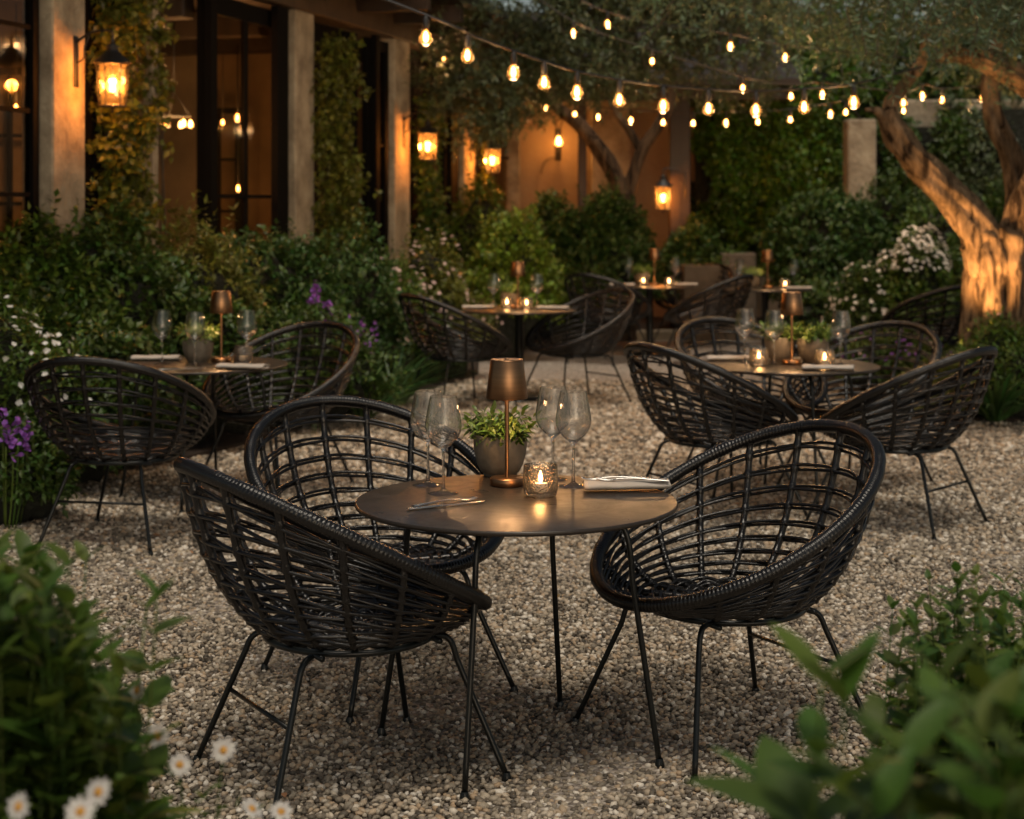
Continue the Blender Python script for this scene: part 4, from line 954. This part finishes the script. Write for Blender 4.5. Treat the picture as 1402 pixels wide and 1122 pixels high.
S('dark hedge between the yellow-green shrub and the rounded one',at(755,0,18.2).x,18.3,.5,.4,1.56,L_DARK,1100,.062,.038,lump=.10)
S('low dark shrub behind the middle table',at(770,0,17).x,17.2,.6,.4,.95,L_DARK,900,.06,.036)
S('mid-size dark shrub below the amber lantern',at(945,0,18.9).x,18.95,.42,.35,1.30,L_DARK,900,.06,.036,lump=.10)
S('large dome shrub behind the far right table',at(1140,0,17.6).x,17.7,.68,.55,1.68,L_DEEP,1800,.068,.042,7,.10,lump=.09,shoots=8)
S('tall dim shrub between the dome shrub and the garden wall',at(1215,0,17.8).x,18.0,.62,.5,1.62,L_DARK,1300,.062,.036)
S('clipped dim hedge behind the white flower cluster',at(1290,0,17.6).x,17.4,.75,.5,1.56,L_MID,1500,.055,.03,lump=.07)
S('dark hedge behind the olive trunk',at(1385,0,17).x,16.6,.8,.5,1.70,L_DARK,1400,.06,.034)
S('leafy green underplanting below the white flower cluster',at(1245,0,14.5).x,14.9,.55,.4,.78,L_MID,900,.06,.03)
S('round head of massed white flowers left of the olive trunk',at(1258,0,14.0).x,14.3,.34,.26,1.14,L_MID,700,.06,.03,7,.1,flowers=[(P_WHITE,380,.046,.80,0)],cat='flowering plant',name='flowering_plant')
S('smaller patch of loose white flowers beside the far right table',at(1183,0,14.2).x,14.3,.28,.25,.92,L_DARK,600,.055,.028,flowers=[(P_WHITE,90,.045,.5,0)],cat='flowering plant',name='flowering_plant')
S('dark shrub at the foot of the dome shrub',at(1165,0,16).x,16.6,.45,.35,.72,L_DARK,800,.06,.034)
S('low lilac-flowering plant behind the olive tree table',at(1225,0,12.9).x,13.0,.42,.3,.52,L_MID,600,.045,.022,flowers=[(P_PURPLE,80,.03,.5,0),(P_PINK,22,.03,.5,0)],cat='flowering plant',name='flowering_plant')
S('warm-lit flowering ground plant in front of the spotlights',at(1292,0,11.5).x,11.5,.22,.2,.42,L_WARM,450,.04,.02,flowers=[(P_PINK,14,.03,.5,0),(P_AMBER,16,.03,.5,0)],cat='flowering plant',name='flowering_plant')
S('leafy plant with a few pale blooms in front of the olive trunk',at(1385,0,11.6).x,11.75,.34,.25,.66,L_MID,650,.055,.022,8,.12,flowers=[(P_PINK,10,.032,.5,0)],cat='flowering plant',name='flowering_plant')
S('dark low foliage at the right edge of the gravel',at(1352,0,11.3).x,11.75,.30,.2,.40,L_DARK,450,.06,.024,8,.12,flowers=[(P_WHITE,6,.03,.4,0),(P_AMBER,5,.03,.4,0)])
# violet flower spikes
def spikes(label, spots_, Y, size=.032, n=9, petal=P_PURPLE):
    r=empty('violet_flower',label,'flower',(0,0,0),0,'violet flower spikes'); P=np.array([tuple(at(px,py,Y+random.uniform(-.05,.05))) for px,py in spots_]); base=P[0].copy(); base[2]=0; r.location=base
    m=MB()
    for q_ in P: m.tube(smoothpath([(q_[0]*.6+base[0]*.4,q_[1],.02),(q_[0]*.9+base[0]*.1,q_[1],q_[2]*.5),tuple(q_)],4)-base,.004,5)
    m.build('stem_cluster',L_MID,r); D=np.tile([0,-.5,.6],(len(P),1)); V,Fc=blossoms(P-base,D,size,n); np_obj('blossoms',V,Fc,petal,r); return r
spikes('bright violet flower heads low at the left edge',[(8,612),(25,600),(38,608),(18,625),(4,590),(32,622)],7.72,.034,12)
spikes('pair of violet flower heads above the far left chair',[(428,420),(434,412),(450,436),(444,440)],10.9,.04,12)
spikes('loose violet spikes right of the left table chair',[(497,455),(492,470),(513,462),(480,450),(505,490)],11.6,.036,8)
# strap-leaved clumps
def strap(label,x,y,h,n=70,w_=.02,lm=L_STRAP):
    r=empty('strap_leaf_plant',label,'plant',(x,y,0),0,'strap-leaved plants'); a=rng.uniform(0,6.28,n); t=rng.uniform(.25,1.1,n)
    B=np.stack([.05*np.cos(a),.05*np.sin(a),np.full(n,.02)],1); D=norm(np.stack([np.cos(a)*t,np.sin(a)*t,np.ones(n)],1)); L=h*rng.uniform(.7,1.25,n)
    V,Fc=leaves(B,D,norm(np.stack([-np.cos(a),-np.sin(a),t+.3],1)),L,np.full(n,w_),k=6,droop=.55,fold=.3); np_obj('foliage',V,Fc,lm,r); return r
strap('arching strap-leaved clump beside the left bed, nearest the middle table',at(540,0,12.3).x,12.3,.62,120)
strap('arching strap-leaved clump behind the far left chair',at(500,0,11.7).x,11.5,.58,110)
strap('small strap-leaved clump at the right bed edge below the olive',at(1372,0,11.3).x,11.45,.50,90,.03)
# climbers on the front
def climber(label,px,Y,z0,z1,wx,n,lm,seed,name='climbing_vine'):
    X=at(px,0,Y).x; r=empty(name,label,'climber',(X,Y,0),0,'climbers on the restaurant'); z=rng.uniform(z0,z1,n); nl=np.sin(z*4+seed)*.4+np.sin(z*9+seed*2)*.25
    P=np.stack([wx*(nl*.6+rng.normal(size=n)*.42),rng.normal(size=n)*.08-.05,z],1); D=norm(rng.normal(size=(n,3))*.7+np.array([.1,-.5,-.5]))
    V,Fc=sprigs(P,D,6,rng.uniform(.05,.14,n),.062,.048,spread=.9,k=1,droop=.2); np_obj('foliage',V,Fc,lm,r)
    m=MB()
    for k in range(5): zz=np.linspace(.0,z1,24); m.tube(np.stack([wx*.5*np.sin(zz*2+k*1.4)+.02*k-.04,np.zeros(24)+.0,zz],1),.008,5)
    m.build('stem_cluster',M_TWIG,r); return r
climber('leafy climber hanging beside the largest lantern',168,11.0,.9,3.25,.20,900,L_WARM,1)
climber('climber trained up the thin pale post',212,11.45,2.1,3.2,.07,130,L_WARM,5)
climber('climber covering the second pillar, yellow leaves caught by light',462,14.4,.9,2.95,.21,900,L_WARM,2)
climber('narrow dark climber beneath the third pillar lantern',588,17.3,.9,2.6,.13,520,L_DARK,3)
climber('thin climber beside the veranda lantern',664,19.2,.9,2.7,.08,240,L_WARM,4)
# dense ivy wall
def ivy(label,x0,x1,y,z0,z1,n,lm,seed,dep=.3,ll=.085,lw=.065):
    r=empty('ivy_mass',label,'ivy',((x0+x1)/2,y,0),0,'dense ivy'); nl=NoiseLumps(18,1.0,seed); w_=(x1-x0)/2; a=rng.uniform(-1,1,n*2); b=rng.uniform(0,1,n*2)
    edge=.90+.16*np.sin(a*5+seed)+.08*np.sin(a*13+seed); edge2=.92+.10*np.sin(b*7+seed)+.06*np.sin(b*17)
    k_=(b<edge)&(np.abs(a)<edge2); a=a[k_][:n]; b=b[k_][:n]; Q=np.stack([a*w_,np.zeros(len(a)),z0+b*(z1-z0)],1)
    bul=(nl(Q*np.array([.7,1,.7])*1.3)-1)*.14; P=Q+np.stack([np.zeros(len(a)),-dep*(1-(np.abs(a))**4)-bul-rng.uniform(-.02,.12,len(a)),np.zeros(len(a))],1)
    D=norm(rng.normal(size=P.shape)*.5+np.array([0,-.8,-.15])); V,Fc=sprigs(P,D,6,rng.uniform(.05,.13,len(P)),ll,lw); np_obj('foliage',V,Fc,lm,r)
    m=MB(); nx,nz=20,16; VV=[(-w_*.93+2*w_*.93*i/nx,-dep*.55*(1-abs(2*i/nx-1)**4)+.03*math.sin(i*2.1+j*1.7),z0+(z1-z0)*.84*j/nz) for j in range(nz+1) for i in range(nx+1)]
    m.add(VV,[(j*(nx+1)+i,j*(nx+1)+i+1,(j+1)*(nx+1)+i+1,(j+1)*(nx+1)+i) for j in range(nz) for i in range(nx)]); m.build('shade_fill',M_SHADE_FILL,r); return r  # dark sheet behind the ivy leaves, in place of the shade between them
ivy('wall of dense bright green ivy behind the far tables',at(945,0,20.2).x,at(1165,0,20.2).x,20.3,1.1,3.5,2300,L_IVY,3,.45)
ivy('dark ivy trailing over the garden wall right of the stone pillar',at(1196,0,19.9).x,at(1345,0,19.9).x,20.3,.9,2.75,1200,L_DARK,5,.2,.07,.05)
ivy('dim grey-green creeper on the garden wall behind the olive limbs',at(1290,0,19.9).x,at(1460,0,19.9).x,20.3,1.5,2.9,800,L_OLIVE2,6,.15,.06,.04)
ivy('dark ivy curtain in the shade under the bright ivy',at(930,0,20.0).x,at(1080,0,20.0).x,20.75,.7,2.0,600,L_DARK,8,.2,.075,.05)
# tall trees closing the sky beyond the court
def far_tree(label,x,y,rx,h,lm,n=1500):
    SEED[0]+=1; r=empty('garden_tree',label,'tree',(x,y,0),0,'dark trees beyond the court'); m=MB(); gnarled(m,[(0,0,0),(.05,0,1.4),(0,.05,2.6),(.1,0,h*.75)],[.2,.16,.13,.06],12,6,SEED[0]); m.build('trunk',M_BARK,r)
    P,D=dome_points(n,rx,rx*.8,h*.72,.26,.4,h*.3,SEED[0],True); V,Fc=sprigs(P,norm(D+rng.normal(size=D.shape)*.5),8,rng.uniform(.15,.3,len(P)),.12,.07); np_obj('crown',V,Fc,lm,r); return r
for i,(px,Y,rx,h,lm,lb) in enumerate([(960,24.3,1.5,4.9,L_DARK,'dark tree rising behind the veranda roof'),(1060,23.6,1.4,4.7,L_IVY,'fresh green tree rising above the ivy wall'),(1160,25.0,1.3,4.6,L_MID,'tree behind the free-standing stone pillar'),(1290,24.5,1.5,4.8,L_MID,'tree beyond the garden wall behind the olive limbs'),(1420,23.8,1.6,5.0,L_DARK,'dark tree beyond the right end of the garden wall')]):
    far_tree(lb,at(px,0,Y).x,Y,rx,h,lm)

# stone troughs
def trough(label,x0,x1,y0,y1,z0,z1):
    r=empty('stone_trough',label,'planter',((x0+x1)/2,(y0+y1)/2,0),0,'stone planters'); w_=(x1-x0)/2; d_=(y1-y0)/2; m=MB(); t=.05
    m.box((-w_,-d_,z0),(w_,-d_+t,z1),.008).box((-w_,d_-t,z0),(w_,d_,z1),.008).box((-w_,-d_+t,z0),(-w_+t,d_-t,z1),.008).box((w_-t,-d_+t,z0),(w_,d_-t,z1),.008); m.build('trough_walls',M_TROUGH,r,False)
    m=MB(); m.box((-w_+t,-d_+t,z0),(w_-t,d_-t,z1-.06)); m.build('potting_soil',M_SOIL,r,False)
    n=26; P=np.stack([rng.uniform(-w_*.8,w_*.8,n),rng.uniform(-d_*.6,d_*.6,n),np.full(n,z1-.06)],1); D=norm(rng.normal(size=(n,3))*.3+np.array([0,0,1])); V,Fc=sprigs(P,D,8,rng.uniform(.05,.16,n),.05,.03); np_obj('foliage',V,Fc,L_MID,r); return r
trough('long sandstone planter behind the far lantern table',at(934,0,18.2).x,at(1006,0,18.2).x,18.0,18.4,0,at(0,363,18.2).z)
trough('taller sandstone planter half behind the long one',at(988,0,18.75).x,at(1035,0,18.75).x,18.74,19.05,.1,at(0,347,18.8).z)

# ------------------------------------------------------------------ foreground plants
def shoot_plant(label, stems, ll, lw, name='leafy_shrub', cat='shrub', lm=L_FORE, nl=12, group='leafy shrubs in the foreground', step=.05):
    """stems: list of (base xyz, tip xyz). broad pointed leaves in opposite pairs"""
    base=Vector(stems[0][0]); r=empty(name,label,cat,(base.x,base.y,0),0,group); o=np.array([base.x,base.y,0]); m=MB(); Bs=[];Ds=[];Us=[];Ls=[]
    for b_,t_ in stems:
        b_=np.array(b_,float);t_=np.array(t_,float); mid=(b_+t_)/2+rng.normal(size=3)*.03; path=smoothpath([b_,mid,t_],10); m.tube(path-o,np.linspace(.0028,.0013,len(path)),6)
        Lp=np.linalg.norm(t_-b_); k=max(3,int(Lp/step)); a0=rng.uniform(0,6.28)
        for j in range(k):
            u=1-(j/k)*.98; q_=path[min(int(u*(len(path)-1)),len(path)-1)]; T_=norm((t_-b_)[None])[0]; s1=norm(np.cross(T_,[.3,.9,.1])[None])[0]; s2=np.cross(T_,s1); sc=.55+.45*min(1,j/3)
            for h in (0,1):
                a=a0+j*1.57+h*np.pi+rng.normal()*.25; rad=np.cos(a)*s1+np.sin(a)*s2; el=1.15 if j==0 else .62; Ds.append(rad*.9+T_*el+rng.normal(size=3)*.12); Bs.append(q_-o); Us.append(T_+np.array([0,0,.4])+rng.normal(size=3)*.15); Ls.append(ll*sc*rng.uniform(.8,1.15))
    m.build('stem_cluster',M_TWIG if False else MATS['mid_green_leaf'],r); Ls=np.array(Ls)
    V,Fc=leaves(np.array(Bs),np.array(Ds),norm(np.array(Us)),Ls,Ls*lw,k=6,droop=.22,fold=.22); np_obj('foliage',V,Fc,lm,r,True); return r
def stems_at(spots_, Y, zb=.0, spread=.25, jy=.25):
    out=[]
    for px,py in spots_:
        y=Y+random.uniform(-jy,jy); t_=at(px,py,y); b_=Vector((t_.x+random.uniform(-spread,spread)*.4,y+random.uniform(-.1,.1),zb)); out.append((tuple(b_),tuple(t_)))
    return out
random.seed(11)
pts=[]
for i in range(300):
    px=random.uniform(-80,165); top=np.interp(px,[-80,0,60,110,165],[745,745,765,840,960]); py=top+10+360*random.random()**1.2; pts.append((px,py))
pts+= [(35,762),(95,775),(118,770),(215,818),(200,835),(20,800),(70,830),(150,880),(165,930)]
shoot_plant('bushy soft-leaved shrub filling the lower left corner, out of focus',stems_at(pts,2.35,.0,.2,.22),.085,.50,step=.05)
pts=[]
for i in range(130):
    px=random.uniform(1215,1440); top=np.interp(px,[1215,1250,1300,1440],[880,820,790,790]); py=random.uniform(top+10,top+260); pts.append((px,py))
pts+= [(1222,835),(1272,795),(1310,785),(1335,790),(1375,800),(1400,805),(1240,850),(1290,820)]
shoot_plant('small-leaved leafy shrub at the right edge with upright shoots',stems_at(pts,3.05,.0,.2,.2),.062,.46,step=.038)
pts=[(1125,935),(1155,965),(1195,1010),(1240,1040),(1300,1000),(1345,1010),(1392,985),(1420,960),(1150,1080),(1060,1095),(1090,1120),(1260,1100),(1330,1080),(1400,1075),(1200,1120),(1290,930),(1350,950)]
shoot_plant('large blurred broad leaves closest to the camera at lower right',stems_at(pts,1.6,.35,.1,.12),.135,.40,step=.06)
# daisies
def daisy_plant(label, heads, Y, size=.052):
    b0=at(heads[0][0],1122,Y); r=empty('daisy_plant',label,'flowering plant',(b0.x,Y,0),0,'white daisies in the lower left corner'); o=np.array([b0.x,Y,0]); m=MB(); tips=[]
    for px,py in heads:
        y=Y+random.uniform(-.1,.1)-(.38 if px<150 else 0); t_=np.array(at(px,py,y)); b_=t_*np.array([1,1,0])+np.array([random.uniform(-.15,.05),random.uniform(-.05,.1),0]); path=smoothpath([b_,b_*.5+t_*.5+np.array([.01,0,.05]),t_],8); m.tube(path-o,.0016,5); tips.append((t_-o,path-o))
    m.build('stem_cluster',MATS['mid_green_leaf'],r); Bs=[];Ds=[]
    for t_,path in tips:
        n=46; ii=rng.integers(3,len(path)-1,n); Bs.append(path[ii]+rng.normal(size=(n,3))*.022); Ds.append(rand_dirs(n)+np.array([0,0,.5]))
    B=np.concatenate(Bs);D_=np.concatenate(Ds); V,Fc=leaves(B,D_,rand_dirs(len(B)),rng.uniform(.012,.03,len(B)),np.full(len(B),.005),k=2); np_obj('foliage',V,Fc,L_MID,r)
    for t_,_ in tips:
        n=12; d=norm(np.array([[rng.normal()*.35,-.75+rng.normal()*.2,.55+rng.normal()*.25]]))[0]; s1=norm(np.cross(d,[0,0,1.])[None])[0]; s2=np.cross(d,s1); a=np.arange(n)*2*np.pi/n+rng.uniform(0,1); dv=np.cos(a)[:,None]*s1+np.sin(a)[:,None]*s2+d*.18+rng.normal(size=(n,3))*.05
        L=np.full(n,size*.5)*rng.uniform(.85,1.1,n); V,Fc=leaves(np.tile(t_,(n,1))+dv*.003,dv,np.tile(d,(n,1)),L,L*.42,k=4,droop=.12,fold=.08); fl=np_obj('flower',V,Fc,P_DAISY,r,True)
        m=MB(); nu=12; prof=[(0,.0045),(.0035,.0038),(.0058,.0015),(.0062,-.001)]; V=[]
        for pr,pz in prof:
            for k in range(nu): aa=2*math.pi*k/nu; V.append(t_+s1*pr*math.cos(aa)+s2*pr*math.sin(aa)+d*pz)
        f=[(i*nu+j,(i+1)*nu+j,(i+1)*nu+(j+1)%nu,i*nu+(j+1)%nu) for i in range(3) for j in range(nu)]; m.add(V,f); m.build('flower_centre',P_YELLOW,fl)
    return r
random.seed(5)
daisy_plant('white daisies with ochre centres leaning over the gravel at lower left',[(188,945),(200,1045),(216,1008),(246,1048),(306,1028),(135,1085),(26,1105),(110,1112),(345,1108),(385,1112)],2.36,.034)

n=150; X=np.concatenate([rng.normal(-2.0,.5,70),rng.uniform(-2.6,2.9,80)]); Yv=np.concatenate([rng.uniform(6.5,11,70),rng.uniform(4.2,11,80)])
keep=np.abs(X)<.33*Yv; X=X[keep];Yv=Yv[keep]; k=len(X); a=rng.uniform(0,6.28,k)
V,Fc=leaves(np.stack([X,Yv,rng.uniform(.018,.026,k)],1),np.stack([np.cos(a),np.sin(a),rng.normal(size=k)*.12],1),norm(np.stack([rng.normal(size=k)*.25,rng.normal(size=k)*.25,np.ones(k)],1)),rng.uniform(.025,.055,k),rng.uniform(.008,.018,k),k=3,droop=.15,fold=.2)
tag(np_obj('fallen_leaves',V,Fc,mat('dry_leaf',(.22,.13,.05),.8,island=.5),None,True),'small dry olive leaves scattered over the gravel','leaves',kind='stuff')
